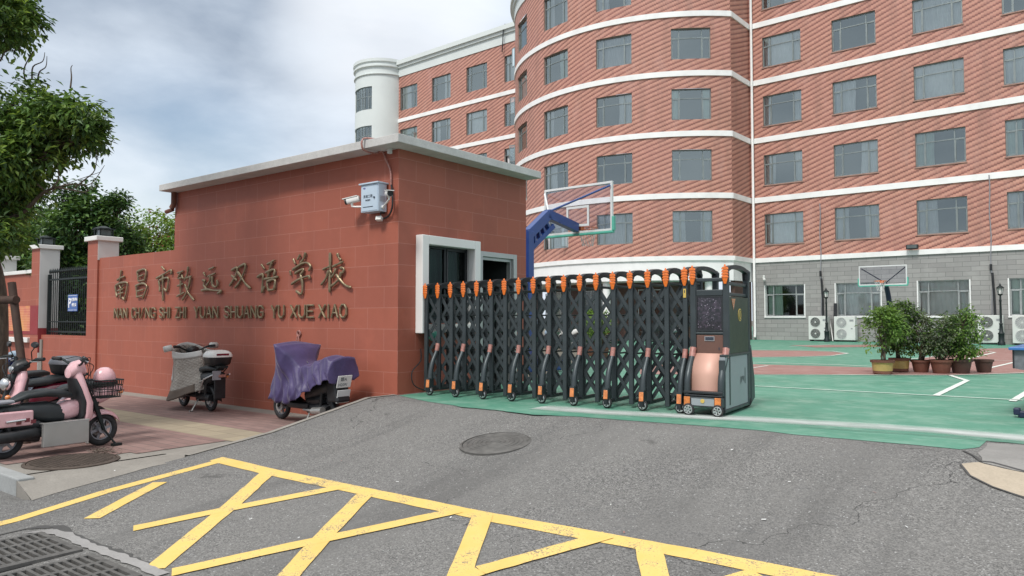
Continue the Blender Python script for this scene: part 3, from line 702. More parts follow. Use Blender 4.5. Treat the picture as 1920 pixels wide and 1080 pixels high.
# ------------------------------------------------------------------ wall with openings
def wallmesh(W, u0, u1, z0, z1, holes, m=0, du=None, deep=.9, mb=None, rev=.13, mr=1, md=2):
    mb = mb or MB()
    us = {u0, u1}; zs = {z0, z1}
    for a, b, c, d in holes: us |= {a, b}; zs |= {c, d}
    if du:
        k = u0
        while k < u1: us.add(k); k += du
    us = sorted(us); zs = sorted(zs)
    us2 = [us[0]]
    for x in us[1:]:
        if x - us2[-1] > 1e-4: us2.append(x)
    for a, b in zip(us2, us2[1:]):
        for c, d in zip(zs, zs[1:]):
            mu, mz = (a + b) / 2, (c + d) / 2
            if any(h[0] < mu < h[1] and h[2] < mz < h[3] for h in holes): continue
            mb.face([W(a, c, 0), W(b, c, 0), W(b, d, 0), W(a, d, 0)], m, [(a, c), (b, c), (b, d), (a, d)])
    for a, b, c, d in holes:
        for dep0, dep1, mm in ((0, rev, mr), (rev, deep, md)):
            for p, q in (((a, c), (b, c)), ((b, c), (b, d)), ((b, d), (a, d)), ((a, d), (a, c))):
                mb.face([W(p[0], p[1], dep0), W(q[0], q[1], dep0), W(q[0], q[1], dep1), W(p[0], p[1], dep1)], mm, [(p[0], p[1]), (q[0], q[1]), (q[0], q[1] + .1), (p[0], p[1] + .1)])
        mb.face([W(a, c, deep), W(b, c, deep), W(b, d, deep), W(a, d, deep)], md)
    return mb
def winbox(mb, A, ex, ey, u0, u1, z0, z1, d0, d1, m=0):
    p = [A + ex * u + ey * d + Vector((0, 0, z)) for z in (z0, z1) for (u, d) in ((u0, d0), (u1, d0), (u1, d1), (u0, d1))]
    a = [mb.P(q) for q in p]
    for f in ((0, 3, 2, 1), (4, 5, 6, 7), (0, 1, 5, 4), (1, 2, 6, 5), (2, 3, 7, 6), (3, 0, 4, 7)): mb.idx([a[i] for i in f], m)
def pane_(g, A, ex, ey, a, b, c, d, y): g.face([A + ex * a + ey * y + Vector((0, 0, c)), A + ex * b + ey * y + Vector((0, 0, c)), A + ex * b + ey * y + Vector((0, 0, d)), A + ex * a + ey * y + Vector((0, 0, d))])
def window(par, W, u0, u1, z0, z1, rnd, frm='alu', gl='glass', curt=None, opens=(), rev=.12, split=(.20, .78), trans=.70, label=None):
    A = Vector(W(u0, z0, 0)); Bq = Vector(W(u1, z0, 0)); ex = (Bq - A); w = ex.length; ex.normalize(); ey = Vector((-ex.y, ex.x, 0)); A = A - Vector((0, 0, A.z))
    f = MB(); t = .032; s1, s2 = split; zt = z0 + (z1 - z0) * trans
    B = lambda a, b, c, d, d0=rev - .03, d1=rev + .03, mm=0: winbox(f, A, ex, ey, a, b, c, d, d0, d1, mm)
    e = .004
    B(e, w - e, z0 + e, z0 + t + .01); B(e, w - e, z1 - t - .01, z1 - e); B(e, t, z0, z1, rev - .028, rev + .028); B(w - t, w - e, z0, z1, rev - .028, rev + .028)
    B(t, w - t, zt - .02, zt + .02, rev - .026, rev + .026)
    if s1: B(w * s1 - .02, w * s1 + .02, z0, z1, rev - .024, rev + .024)
    if s2: B(w * s2 - .02, w * s2 + .02, z0, z1, rev - .024, rev + .024)
    cas = []
    if s1: cas.append((t, w * s1 - .02, 'L'))
    if s2: cas.append((w * s2 + .02, w - t, 'R'))
    fo = f
    for a, b, side in cas:                               # casement frames, shut or swung outward
        if side in opens: continue
        for q in ((a, a + .03, z0 + .04, zt - .02), (b - .03, b, z0 + .04, zt - .02), (a, b, z0 + .04, z0 + .075), (a, b, zt - .055, zt - .02)): B(*q, rev - .036, rev + .0)
    wo = f.build('window', frm, par)
    if label: wo['label'] = label
    g = MB()
    for a, b, c, d in [(t, w - t, zt + .02, z1 - t), (w * s1 + .02 if s1 else t, w * s2 - .02 if s2 else w - t, z0 + t, zt - .02)]:
        pane_(g, A, ex, ey, a, b, c, d, rev)
    for a, b, side in cas:
        if side not in opens: pane_(g, A, ex, ey, a, b, z0 + t, zt - .02, rev - .008)
    g.build('pane', gl, wo, recalc=False)
    for a, b, side in cas:
        if side in opens:
            sgn = -1 if side == 'L' else 1; ang = radians(rnd.choice((38, 62, 78)))
            hinge = A + ex * (a if side == 'L' else b) - ey * .02
            dx = ex * (cos(ang) * -sgn) - ey * sin(ang); cw = b - a; ny = Vector((-dx.y, dx.x, 0))
            c = MB(); C = MB()
            for q in ((0, .035, z0 + .03, zt - .02), (cw - .035, cw, z0 + .03, zt - .02), (.035, cw - .035, z0 + .03, z0 + .065), (.035, cw - .035, zt - .055, zt - .02)): winbox(c, hinge, dx, ny, q[0], q[1], q[2], q[3], -.015, .015)
            co = c.build('casement', frm, wo)
            pane_(C, hinge, dx, ny, .035, cw - .035, z0 + .065, zt - .055, 0); C.build('pane', gl, wo, recalc=False)
    if curt is None: curt = rnd.choice(('both', 'full', 'left', 'right', 'both', 'none', 'both'))
    cm = rnd.choice(('curt', 'curt2', 'curt3', 'curt')); spans = {'both': [(.02, .02 + rnd.uniform(.18, .36)), (1 - rnd.uniform(.18, .36), .98)], 'full': [(.02, .98)], 'left': [(.02, rnd.uniform(.3, .55))], 'right': [(rnd.uniform(.5, .7), .98)], 'none': []}[curt]
    if spans:
        m = MB()
        for a, b in spans:
            n = int((b - a) * 60) + 4; ph = rnd.random() * 9; am = rnd.uniform(.6, 1.4)
            def fn(i, j, a=a, b=b, ph=ph, am=am):
                top = .35 * (1 - j) if False else 0
                x = a + (b - a) * i; dd = .20 + .022 * am * sin(x * w * 34 + ph + .5 * sin(x * 11 + j)) + .01 * sin(x * w * 80)
                x2 = x + (.02 * sin(j * 3 + ph)) * (1 if a < .3 else -1) * (1 - j)
                return A + ex * (w * min(.99, max(.01, x2))) + ey * (rev + dd - .1) + Vector((0, 0, z0 + .02 + (z1 - z0 - .04) * j))
            m.grid(fn, n, 5)
        m.build('curtain', cm, wo, smooth=0)
    return wo

# ------------------------------------------------------------------ the school building
RN = random.Random(7)
S = thing('school_building', 'long six storey school building of stepped red tiles with white bands and a rounded bay', 'building', FB)
CX, CY, CR = -6.7, 4.07, 9.2
Wp = lambda u, z, d: (u, d, z)
Wl = lambda u, z, d: (u - 15.56, .31 + d, z)
def Wc(u, z, d):
    a = u / CR; return (CX + (CR - d) * sin(a), CY - (CR - d) * cos(a), z)
TOP, PAR = 18.87, 20.0
sills = [4.65, 7.58, 10.50, 13.42, 16.33]; hts = [1.49, 1.48, 1.49, 1.50, 1.72]
# right wing
cols = [(.66, 2.52), (3.95, 5.84), (7.33, 9.22), (10.60, 12.48), (13.95, 15.83), (17.3, 19.2)]
holes = [(a, b, s, s + h) for a, b in cols for s, h in zip(sills, hts)]
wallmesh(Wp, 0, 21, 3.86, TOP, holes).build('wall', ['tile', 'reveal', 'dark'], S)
gh = [(a, b, 1.15, 2.66) for a, b in cols]
wallmesh(lambda u, z, d: (u, d - .03, z), 0, 21, -.2, 3.80, gh).build('ground_floor_wall', ['block', 'white', 'dark'], S)
# return wall of the bay
ang_end = 46.75
wallmesh(lambda u, z, d: (.0, u, z), -2.24, 0, 3.86, TOP, []).build('return_wall', ['tile'], S)
# bay
a0, a1 = radians(-128) * CR, radians(ang_end) * CR
cc = [th + 40.26 for th in (-97.6, -74.3, -51.0, -28.7, -5.35)]
chol = [(radians(c - 5.78) * CR, radians(c + 5.78) * CR, s, s + h) for c in cc for s, h in zip(sills, hts)]
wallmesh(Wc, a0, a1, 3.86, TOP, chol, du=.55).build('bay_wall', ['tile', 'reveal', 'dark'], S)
# left wing
lcols = [(-11.06, -9.22), (-7.70, -5.83), (-4.32, -2.43), (-.91, .95)]
lh = [(a, b, s, s + h) for a, b in lcols for s, h in zip(sills, hts)]
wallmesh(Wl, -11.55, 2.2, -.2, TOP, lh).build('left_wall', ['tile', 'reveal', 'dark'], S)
OP = [(), (), (), ('L',), (), ('R',), (), ('L', 'R'), ()]
for Wf, hl, zone in ((Wp, holes, 0), (Wc, chol, 1), (Wl, lh, 2)):
    for h in hl:
        lo = h[2] < 6
        cur = RN.choice(('full', 'both', 'full', 'both')) if lo else None
        op = RN.choice(OP) if zone else RN.choice([(), (), (), (), (), (), ('R',)])
        if zone == 0 and lo and abs(h[0] - 7.33) < .1: cur = 'left'
        window(S, Wf, *h, RN, curt=cur, opens=op)
for h in gh: window(S, lambda u, z, d: (u, d - .03, z), *h, RN, gl='glassd', curt=RN.choice(('full', 'left', 'full')), frm='alu2')
for a, b, c, d in gh:                                     # pale sills and jambs round the ground floor windows
    m = MB(); m.box((a - .06, -.075, c - .07), (b + .06, -.02, c - .002)); m.box((a - .05, -.062, c), (a - .002, -.02, d)); m.box((b + .002, -.062, c), (b + .05, -.02, d)); m.build('window_trim', 'band', S, bevel=.006)
for a, b, c, d in holes: m = MB(); m.box((a - .04, -.04, c - .05), (b + .04, .0, c - .004)); m.build('window_sill', 'reveal', S)
# white bands: on the wings, along the return wall and round the bay
def band(z0, z1, out, name='band', mat='band', right=True, left=True, bay=True):
    m = MB()
    if right: m.box((out + .004, -out, z0), (21, .0, z1)); m.box((-.0, -2.24, z0), (out, .0, z1))
    if left: m.box((-11.55 - 15.56, .31 - out, z0), (2 - 15.56, .31, z1))
    if bay:
        n = 60; A = [a0 + (a1 - a0) * k / n for k in range(n + 1)]
        for p, q in zip(A, A[1:]):
            m.face([Wc(p, z0, -out), Wc(q, z0, -out), Wc(q, z1, -out), Wc(p, z1, -out)]); m.face([Wc(p, z0, 0), Wc(q, z0, 0), Wc(q, z0, -out), Wc(p, z0, -out)]); m.face([Wc(p, z1, 0), Wc(q, z1, 0), Wc(q, z1, -out), Wc(p, z1, -out)])
        m.face([Wc(a1, z0, 0), Wc(a1, z0, -out), Wc(a1, z1, -out), Wc(a1, z1, 0)])
    return m.build(name, mat, S)
for z in (6.86, 9.82, 12.72, 15.60): band(z - .13, z + .13, .06)
band(3.78, 4.0, .10)
band(TOP, PAR - .3, .05, 'parapet', 'tower'); band(PAR - .5, PAR - .3, .17, 'cornice', 'tower'); band(PAR - .3, PAR, .30, 'cornice', 'tower')
# ground floor of the bay: white fascia over a deep open porch
m = MB(); n = 50; A = [a0 + (a1 - a0) * k / n for k in range(n + 1)]
for p, q in zip(A, A[1:]):
    m.face([Wc(p, 2.85, -.03), Wc(q, 2.85, -.03), Wc(q, 3.78, -.03), Wc(p, 3.78, -.03)]); m.face([Wc(p, 2.85, -.03), Wc(q, 2.85, -.03), Wc(q, 2.85, 1.9), Wc(p, 2.85, 1.9)])
m.box((-.03, -2.24, 2.85), (.0, -.035, 3.78))
m.build('porch_fascia', 'band', S, smooth=30)
m = MB()
for p, q in zip(A, A[1:]): m.face([Wc(p, -.1, 1.9), Wc(q, -.1, 1.9), Wc(q, 2.9, 1.9), Wc(p, 2.9, 1.9)])
m.box((-.25, -2.0, -.1), (-.04, -.04, 2.85)); m.build('porch_wall', 'terrad', S)
for c in (-60, -38, -16, 8, 40):
    m = MB(); P = Vector(Wc(radians(c) * CR, 0, .35)); m.lathe([(.19, -.1), (.19, 2.86)], (P.x, P.y, 0), 20); m.build('porch_column', 'band', S, smooth=40)
for c in (-52, -30, -5, 22):
    h = (radians(c - 6) * CR, radians(c + 6) * CR, .02, 2.5); window(S, lambda u, z, d: Wc(u, z, 1.75 + d), *h, RN, frm='alu2', gl='glassd', curt='none', rev=.05, split=(.0, .5), trans=.8)
# roofs
m = MB(); m.box((-27.1, .32, TOP), (21, 12, TOP + .3)); m.build('roof', 'slab', S)
# white rain pipe in the corner, cables and lights on the wall
m = MB(); m.tube([(.16, -.14, TOP), (.16, -.14, .35), (.18, -.22, .12)], .062, 10)
m.build('drain_pipe', 'band', S, smooth=40)
m = MB(); m.tube([(-.10, -.3, 4.0), (-.10, -.3, .1)], .05, 8); m.build('drain_pipe', 'wood', S, smooth=40)
for x, zt, zb in ((3.32, 6.4, 1.0), (10.02, 6.9, 1.1)):
    m = MB(); P = [(x + .02 * sin(k * 1.3), -.10, zt - (zt - zb) * k / 14) for k in range(15)]; m.tube(P, .022, 6); m.build('cable', 'greyp', S)
    m = MB(); m.tube([(x + .03, -.14, 2.9), (x + .08, -.15, 1.9), (x + .10, -.2, 1.0)], .045, 8); m.box((x - .06, -.14, 3.0), (x + .03, -.09, 3.25)); m.build('pipe_lagging', 'blackp', S)
m = MB(); m.box((6.95, -.34, 4.02), (7.42, -.16, 4.22)); lo = m.build('flood_light', 'blackp', S, bevel=.03); m = MB(); m.box((7.0, -.352, 4.06), (7.37, -.343, 4.18)); m.build('lens', 'lampglass', lo)
m = MB(); m.tube([(.62, -.05, 3.0), (.62, -.25, 3.02)], .02, 6); m.lathe([(.05, 0), (.055, .1), (.05, .2), (0, .2)], (0, 0, 0), 12, 0, 'z', T(.70, -.30, 2.95)); m.ball((.72, -.3, 2.93), .07); m.build('security_camera', 'whitep', S, smooth=40)
# round stair tower at the far end
t2 = FBi @ Vector((-9.75, 55.7, 0)); TX, TY, TR = t2.x, t2.y, 2.15
def Wt(u, z, d):
    a = u / TR; return (TX + (TR - d) * sin(a), TY - (TR - d) * cos(a), z)
off = 40.26
th = [(radians(-84 + off) * TR, radians(-14 + off) * TR, s + .05, s + 1.75) for s in sills]
wallmesh(Wt, radians(-150 + off) * TR, radians(110 + off) * TR, -.3, 18.95, th, du=.25, deep=.5).build('tower_wall', ['tower', 'tower', 'dark'], S, smooth=20)
for h in th:
    n = 4
    for k in range(n):
        window(S, Wt, h[0] + (h[1] - h[0]) * k / n, h[0] + (h[1] - h[0]) * (k + 1) / n, h[2], h[3], RN, curt='none', split=(.0, .5), trans=.58, rev=.09)
m = MB(); m.lathe([(TR, 18.95), (TR + .1, 18.97), (TR + .1, 19.03), (TR, 19.05), (TR, 19.5), (TR + .14, 19.55), (TR + .14, 19.66), (TR + .06, 19.7), (TR + .06, 19.85), (TR + .16, 19.9), (TR + .16, 20.12), (0, 20.12)], (TX, TY, 0), 48); m.build('tower_cornice', 'tower', S, smooth=30)
m = MB(); m.tube([(-27.0, .2, 19.0), (-27.0, .2, 0)], .06, 8); m.build('drain_pipe', 'band', S, smooth=40)
m = MB(); m.tube([(-16.3, .18, 20.1), (-16.35, .05, 19.6), (-16.42, .1, 19.0), (-16.5, .12, 18.3)], .035, 6); m.build('cable', 'blackp', S)
# ------------------------------------------------------------------ gatehouse (local: x along the front, y inwards, walls from x=-6.04 to 0)
GW, GD, GH = 6.04, 2.99, 3.42
H = thing('gatehouse', 'flat roofed gatehouse clad in red stone with a white framed window', 'gatehouse', FG)
wallmesh(lambda u, z, d: (u, d, z), -GW, 0, -.7, GH, []).build('wall', ['gh'], H)
wx0, wx1, dx0, dx1 = .46, 1.50, 1.78, 2.58
hol = [(wx0 + .0, wx1, .98, 2.12), (dx0, dx1, .0, 2.03)]
wallmesh(lambda u, z, d: (-d, u, z), 0, GD, -.7, GH, hol, deep=1.2, rev=.1).build('side_wall', ['gh', 'soffit', 'dark'], H)
m = MB(); m.face([(-GW, 0, -.7), (-GW, GD, -.7), (-GW, GD, GH), (-GW, 0, GH)], 0, [(0, -.7), (GD, -.7), (GD, GH), (0, GH)])
m.face([(-GW, GD, -.7), (0, GD, -.7), (0, GD, GH), (-GW, GD, GH)], 0, [(0, -.7), (GW, -.7), (GW, GH), (0, GH)]); m.build('back_wall', 'gh', H)
m = MB(); m.box((-GW - .03, -.30, GH), (.30, GD + .03, GH + .115)); m.build('roof', 'slab', H, bevel=.006)
# projecting white window surround
m = MB(); y0, y1, zb, zt, pr, tk = .34, 1.62, .84, 2.24, .14, .13
m.box((.0, y0, zb), (pr, y0 + tk, zt)); m.box((0, y1 - tk, zb), (pr, y1, zt)); m.box((0, y0 + tk, zt - tk), (pr - .002, y1 - tk, zt)); m.box((0, y0 + tk, zb), (pr - .002, y1 - tk, zb + tk))
m.build('window_surround', 'white', H, bevel=.008)
Wg = lambda u, z, d: (-d, u, z)
wo = window(H, Wg, wx0, wx1, .98, 2.12, RN, frm='blackp', gl='booth', curt='none', split=(.0, .52), trans=.999, rev=.06)
m = MB(); m.grid(lambda i, j: (-.18 + .02 * sin(i * 60), wx0 + (wx1 - wx0) * (.02 + .96 * i), 1.0 + 1.1 * j), 60, 3); m.build('curtain', 'gcurt', wo, smooth=0)
m = MB(); m.ball((.10, .62, .80), (.07, .10, .08), 16, 8); m.build('alarm_lamp', 'mint', H, smooth=0)
# door: pale metal frame, dark opening
m = MB(); m.box((0, dx0 - .09, 0), (.05, dx0, 2.11)); m.box((0, dx1, 0), (.05, dx1 + .09, 2.11)); m.box((0, dx0, 2.03), (.048, dx1, 2.11)); m.box((-.06, dx0 + .002, 0), (0, dx0 + .03, 2.03)); m.box((-.06, dx1 - .03, 0), (0, dx1 - .002, 2.03)); m.box((-.06, dx0 + .03, 1.98), (0, dx1 - .03, 2.028))
m.build('door_frame', 'alu2', H, bevel=.004)
m = MB(); m.box((-.8, dx0 + .04, 0), (-.05, dx0 + .08, 2.0)); m.build('door', 'terrad', H)
# spout, soffit stub
m = MB(); m.tube([(-GW + .06, -.06, GH), (-GW + .06, -.06, 3.2), (-GW + .02, -.08, 3.12)], .05, 10); m.tube([(-GW + .03, -.06, 3.1), (-GW - .14, -.10, 3.06)], .04, 8); m.build('rain_spout', 'terra', H, smooth=40)
m = MB(); m.box((-.13, -.10, GH - .07), (-.08, -.05, GH)); m.build('soffit_bracket', 'soffit', H)

# ------------------------------------------------------------------ perimeter wall left of the gatehouse
LWALL = thing('entrance_wall', 'low red stone wall carrying the first brass characters left of the gatehouse', 'wall', FG)
wallmesh(lambda u, z, d: (u, d, z), -9.15, -GW, -.7, 2.34, []).build('wall', ['gh'], LWALL)
m = MB(); m.box((-9.15, 0.002, -.7), (-GW - .002, .34, 2.34)); m.build('core', 'gh', LWALL)
LW2 = thing('pillar_wall', 'low red base wall under the black railings between two capped pillars', 'wall', FG)
m = MB(); m.box((-12.2, .03, -.7), (-9.62, .30, .66)); m.build('wall', 'gh', LW2)
m = MB(); m.box((-12.2, -.0, -.7), (-12.08, .029, .55)); m.build('corner_strip', 'conc', LW2)
LW3 = thing('mural_wall', 'red wall with an orange painted mural and a white coping', 'wall', FG)
m = MB(); m.box((-14.9, .10, -.7), (-12.67, .36, 2.16)); m.build('wall', 'gh', LW3)
m = MB(); m.box((-14.9, .04, 2.16), (-12.67, .42, 2.25)); m.build('coping', 'white', LW3, bevel=.01)
m = MB(); m.face([(-14.88, .085, .74), (-12.66, .085, .74), (-12.66, .085, 1.36), (-14.88, .085, 1.36)], 0, [(0, 0), (2.2, 0), (2.2, .62), (0, .62)]); m.face([(-14.88, .085, .66), (-12.66, .085, .66), (-12.66, .085, .74), (-14.88, .085, .74)], 1)
m.build('mural', ['mural', 'muralred'], LW3)
m = MB(); m.box((-14.9, -.02, .46), (-12.9, .10, .58)); m.build('ledge', 'white', LW3, bevel=.01)
def pillar(x, lab, band, top=2.72):
    t = thing('wall_pillar', lab, 'pillar', FG @ T(x, 0, 0), 'lantern topped wall pillars')
    m = MB(); w = .47; m.box((0, -.04, -.7), (w, .0 + .40, top), 0)
    m.build('shaft', 'gh', t)
    m = MB(); m.box((w, -.036, .82 if band else 2.3), (w + .012, .396, top - .001)); m.build('side_render', 'soffit', t)
    if band:
        m = MB(); m.box((w, -.036, .24), (w + .011, .396, .815)); m.box((-.004, -.047, .66), (w + .001, -.041, 1.36)); m.build('painted_band', 'muralred', t)
        m = MB(); m.box((w, -.036, -.6), (w + .011, .396, .235)); m.build('base_render', 'soffit', t)
    m = MB(); m.box((-.06, -.10, top), (w + .07, .46, top + .10)); m.build('cap', 'white', t, bevel=.012)
    l = MB(); c = (w / 2, .18)
    l.box((c[0] - .15, c[1] - .15, top + .10), (c[0] + .15, c[1] + .15, top + .13)); 
    for sx in (-1, 1):
        for sy in (-1, 1): l.box((c[0] + sx * .13 - .012, c[1] + sy * .13 - .012, top + .13), (c[0] + sx * .13 + .012, c[1] + sy * .13 + .012, top + .26))
    l.box((c[0] - .17, c[1] - .17, top + .26), (c[0] + .17, c[1] + .17, top + .285)); l.lathe([(.22, top + .285), (.06, top + .34), (0, top + .35)], (c[0], c[1], 0), 4, 0)
    lo = l.build('lantern', 'iron', t); g = MB(); g.box((c[0] - .11, c[1] - .11, top + .13), (c[0] + .11, c[1] + .11, top + .258)); g.build('lantern_glass', 'lampglass', lo)
    return t
pillar(-9.62, 'lantern topped pillar at the left end of the lettered wall', False, 2.72)
pillar(-12.68, 'lantern topped pillar left of the black railings, with a dark red band', True, 2.72)
pillar(-15.4, 'lantern topped pillar at the left edge beyond the mural wall', True, 2.60)
# railings
t = thing('iron_railing', 'black iron railing panel with spear tips between two pillars', 'railing', FG)
m = MB(); m.box((-12.20, .14, .72), (-9.63, .18, .76)); m.box((-12.20, .14, 1.95), (-9.63, .18, 1.99)); m.box((-12.20, .142, .96), (-9.63, .178, .985)); m.build('rail', 'iron', t)
for k in range(24):
    x = -12.12 + k * .1065; m = MB(); m.tube([(x, .16, .66), (x, .16, 2.12)], .0105, 6); m.lathe([(.0105, 0), (.026, .04), (0, .13)], (x, .16, 2.12), 6); m.build('bar', 'iron', t)
m = MB(); m.box((-12.17, .13, .60), (-12.12, .19, 2.1)); m.build('end_post', 'iron', t)
# blue parking sign on the railing
p = on_line(137, 568, FG @ Vector((0, .1, 0)), e1); SG = thing('parking_sign', 'small blue parking sign with a white P on the black railing', 'sign', FG @ T(p[0], .1, p[1]))
m = MB(); m.box((-.25, -.012, -.19), (.25, .0, .19)); m.build('plate', 'signblue', SG, bevel=.004)
def text_mesh(body, size, name, mat, parent, M, ext=.002, align='LEFT', bold=0):
    c = bpy.data.curves.new(name, 'FONT'); c.body = body; c.size = size; c.extrude = ext; c.align_x = align; c.offset = bold; c.resolution_u = 3
    o = bpy.data.objects.new(name, c); SC.collection.objects.link(o); dg = bpy.context.evaluated_depsgraph_get(); dg.update()
    me = bpy.data.meshes.new_from_object(o.evaluated_get(dg)); bpy.data.objects.remove(o); bpy.data.curves.remove(c)
    me.materials.clear(); me.materials.append(MT[mat]); me.transform(M)
    o = bpy.data.objects.new(name, me); SC.collection.objects.link(o); o.parent = parent; return o
UP = Matrix.Rotation(pi / 2, 4, 'X')
text_mesh('P', .30, 'letter', 'wprint', SG, T(-.22, -.015, -.10) @ UP, bold=.008)
text_mesh('收费停车', .078, 'writing', 'wprint', SG, T(-.05, -.015, .05) @ UP, bold=.002)
text_mesh('停放点', .078, 'writing', 'wprint', SG, T(-.03, -.015, -.07) @ UP, bold=.002)
m = MB(); m.box((-.23, -.0135, -.165), (.23, -.0128, -.158)); m.box((-.23, -.0135, .165), (.23, -.0128, .172)); m.build('border', 'wprint', SG)

# ------------------------------------------------------------------ brass lettering, brush strokes measured on the wall
NS = thing('school_name_sign', 'aged brass calligraphy and pinyin lettering reading 南昌市致远双语学校 along the red wall', 'sign', FG)
cA = lambda x, y: (200 + x / 8.306, 480 + y / 8.306)
cB = lambda x, y: (340 + x / 8.306, 470 + y / 8.306)
cC = lambda x, y: (480 + x / 7.716, 460 + y / 7.716)
CH = [
 ('A', [[(255, 222), (240, 300), (225, 395)], [(188, 378), (235, 348), (305, 318)], [(162, 462), (170, 560), (186, 645)], [(165, 465), (240, 422), (325, 412), (348, 440), (332, 560), (302, 680), (272, 640)],
        [(225, 462), (248, 505)], [(292, 452), (262, 508)], [(197, 545), (292, 512)], [(197, 602), (292, 568)], [(248, 505), (242, 668)]]),
 ('A', [[(500, 240), (516, 395)], [(498, 248), (590, 210), (640, 238), (615, 395)], [(528, 322), (598, 296)], [(520, 395), (608, 378)], [(474, 468), (520, 452)], [(486, 470), (500, 640)], [(480, 468), (590, 428), (652, 470), (632, 560), (592, 665)], [(505, 552), (610, 520)], [(498, 640), (590, 618)]]),
 ('A', [[(882, 168), (925, 218)], [(798, 352), (880, 305), (960, 258), (1032, 222), (1030, 295)], [(842, 385), (850, 480), (856, 560)], [(845, 385), (920, 352), (984, 345), (984, 430), (962, 545), (918, 500)], [(905, 300), (902, 500), (906, 702)]]),
 ('A', [[(1128, 268), (1218, 236)], [(1182, 262), (1136, 350), (1212, 334)], [(1196, 300), (1224, 358)], [(1130, 468), (1222, 436)], [(1180, 385), (1178, 600)], [(1122, 630), (1240, 570)],
        [(1300, 165), (1285, 280), (1245, 385)], [(1272, 345), (1352, 320)], [(1338, 335), (1310, 480), (1262, 600), (1205, 690)], [(1252, 440), (1300, 570), (1392, 692)]]),
 ('B', [[(372, 340), (398, 400)], [(355, 465), (392, 472), (374, 540), (428, 608)], [(458, 295), (538, 258)], [(440, 405), (560, 352)], [(482, 400), (466, 475), (415, 555)], [(512, 400), (512, 530), (558, 566), (592, 532), (582, 455)], [(342, 622), (430, 606), (530, 620), (655, 630), (588, 672)]]),
 ('B', [[(808, 312), (895, 265), (882, 360), (842, 450), (775, 552)], [(808, 388), (892, 465)], [(920, 262), (1022, 214), (1002, 340), (942, 480), (862, 585)], [(905, 328), (970, 430), (1030, 520), (1108, 592)]]),
 ('C', [[(102, 278), (148, 345)], [(42, 466), (122, 420), (120, 520), (112, 680), (150, 590)], [(188, 276), (292, 218)], [(262, 250), (225, 340), (196, 470)], [(168, 402), (292, 350), (284, 450)], [(148, 492), (250, 474), (352, 458)], [(184, 535), (204, 655)], [(184, 532), (268, 498), (306, 520), (290, 652)], [(204, 652), (294, 640)]]),
 ('C', [[(564, 200), (592, 272)], [(664, 138), (622, 212)], [(742, 106), (718, 190), (664, 262)], [(520, 368), (530, 435)], [(556, 358), (640, 300), (705, 262), (772, 258), (818, 312), (788, 372)], [(592, 412), (650, 372), (714, 345), (700, 392), (664, 432)], [(676, 430), (700, 560), (686, 704), (606, 658)], [(542, 564), (660, 490), (790, 446), (802, 492)]]),
 ('C', [[(1095, 108), (1096, 300), (1088, 500), (1090, 684)], [(992, 352), (1112, 296)], [(1078, 365), (1035, 480), (966, 575)], [(1098, 372), (1124, 410)], [(1206, 118), (1224, 180), (1262, 218)], [(1136, 312), (1292, 234)], [(1184, 338), (1156, 410), (1116, 468)], [(1248, 330), (1302, 345), (1276, 410)], [(1262, 385), (1222, 500), (1108, 602)], [(1190, 425), (1270, 530), (1340, 590), (1408, 612)]]),
]
def smoothline(P, n=5):
    if len(P) == 2: return [P[0].lerp(P[1], k / 4) for k in range(5)]
    o = []
    for i in range(len(P) - 1):
        a, b, c, d = P[max(0, i - 1)], P[i], P[i + 1], P[min(len(P) - 1, i + 2)]
        for k in range(n):
            t = k / n; o.append(.5 * (2 * b + (c - a) * t + (2 * a - 5 * b + 4 * c - d) * t * t + (3 * b - a - 3 * c + d) * t ** 3))
    o.append(P[-1]); return o
rnd = random.Random(3)
for key, strokes in CH:
    cf = {'A': cA, 'B': cB, 'C': cC}[key]; m = MB()
    for k, st in enumerate(strokes):
        P = []
        for x, y in st:
            u, z = on_line(*cf(x, y), C0, e1); P.append(Vector((u, -.030 - .001 * k, z)))
        Q = smoothline(P); n = len(Q); R = []
        for i in range(n):
            t = i / (n - 1); R.append(.0235 * (.62 + .5 * abs(cos(t * pi)) ** .7 * (1.0 if t < .5 else .75)) * rnd.uniform(.95, 1.05))
        R[0] *= .7; R[-1] *= .55
        m.tube(Q, R, 8, 0, flat=.85, up=(0, 1, 0))
    m.build('brass_character', 'bronze', NS, smooth=50)
    m = MB()
    for st in strokes[::2]:
        u, z = on_line(*cf(*st[len(st) // 2]), C0, e1); m.tube([(u, 0, z), (u, -.04, z)], .008, 5)
    m.build('fixing_pin', 'bronze', NS)
GL = {'A': [[(0, 0), (.5, 1), (1, 0)], [(.2, .35), (.8, .35)]], 'N': [[(0, 0), (0, 1), (1, 0), (1, 1)]], 'C': [[(1, .8), (.75, 1), (.25, 1), (0, .75), (0, .25), (.25, 0), (.75, 0), (1, .2)]],
      'H': [[(0, 0), (0, 1)], [(1, 0), (1, 1)], [(0, .5), (1, .5)]], '/': [[(0, 0), (1, 1)]], 'G': [[(1, .8), (.75, 1), (.25, 1), (0, .75), (0, .25), (.25, 0), (.8, 0), (1, .2), (1, .45), (.55, .45)]],
      'S': [[(1, .82), (.75, 1), (.25, 1), (0, .78), (.2, .54), (.8, .46), (1, .22), (.75, 0), (.25, 0), (0, .18)]], 'I': [[(.5, 0), (.5, 1)]], 'Z': [[(0, 1), (1, 1), (0, 0), (1, 0)]],
      'Y': [[(0, 1), (.5, .5), (1, 1)], [(.5, .5), (.5, 0)]], 'U': [[(0, 1), (0, .25), (.3, 0), (.7, 0), (1, .25), (1, 1)]], 'X': [[(0, 0), (1, 1)], [(0, 1), (1, 0)]],
      'E': [[(1, 1), (0, 1), (0, 0), (1, 0)], [(0, .5), (.85, .5)]], 'O': [[(.3, 0), (0, .25), (0, .75), (.3, 1), (.7, 1), (1, .75), (1, .25), (.7, 0), (.3, 0)]]}
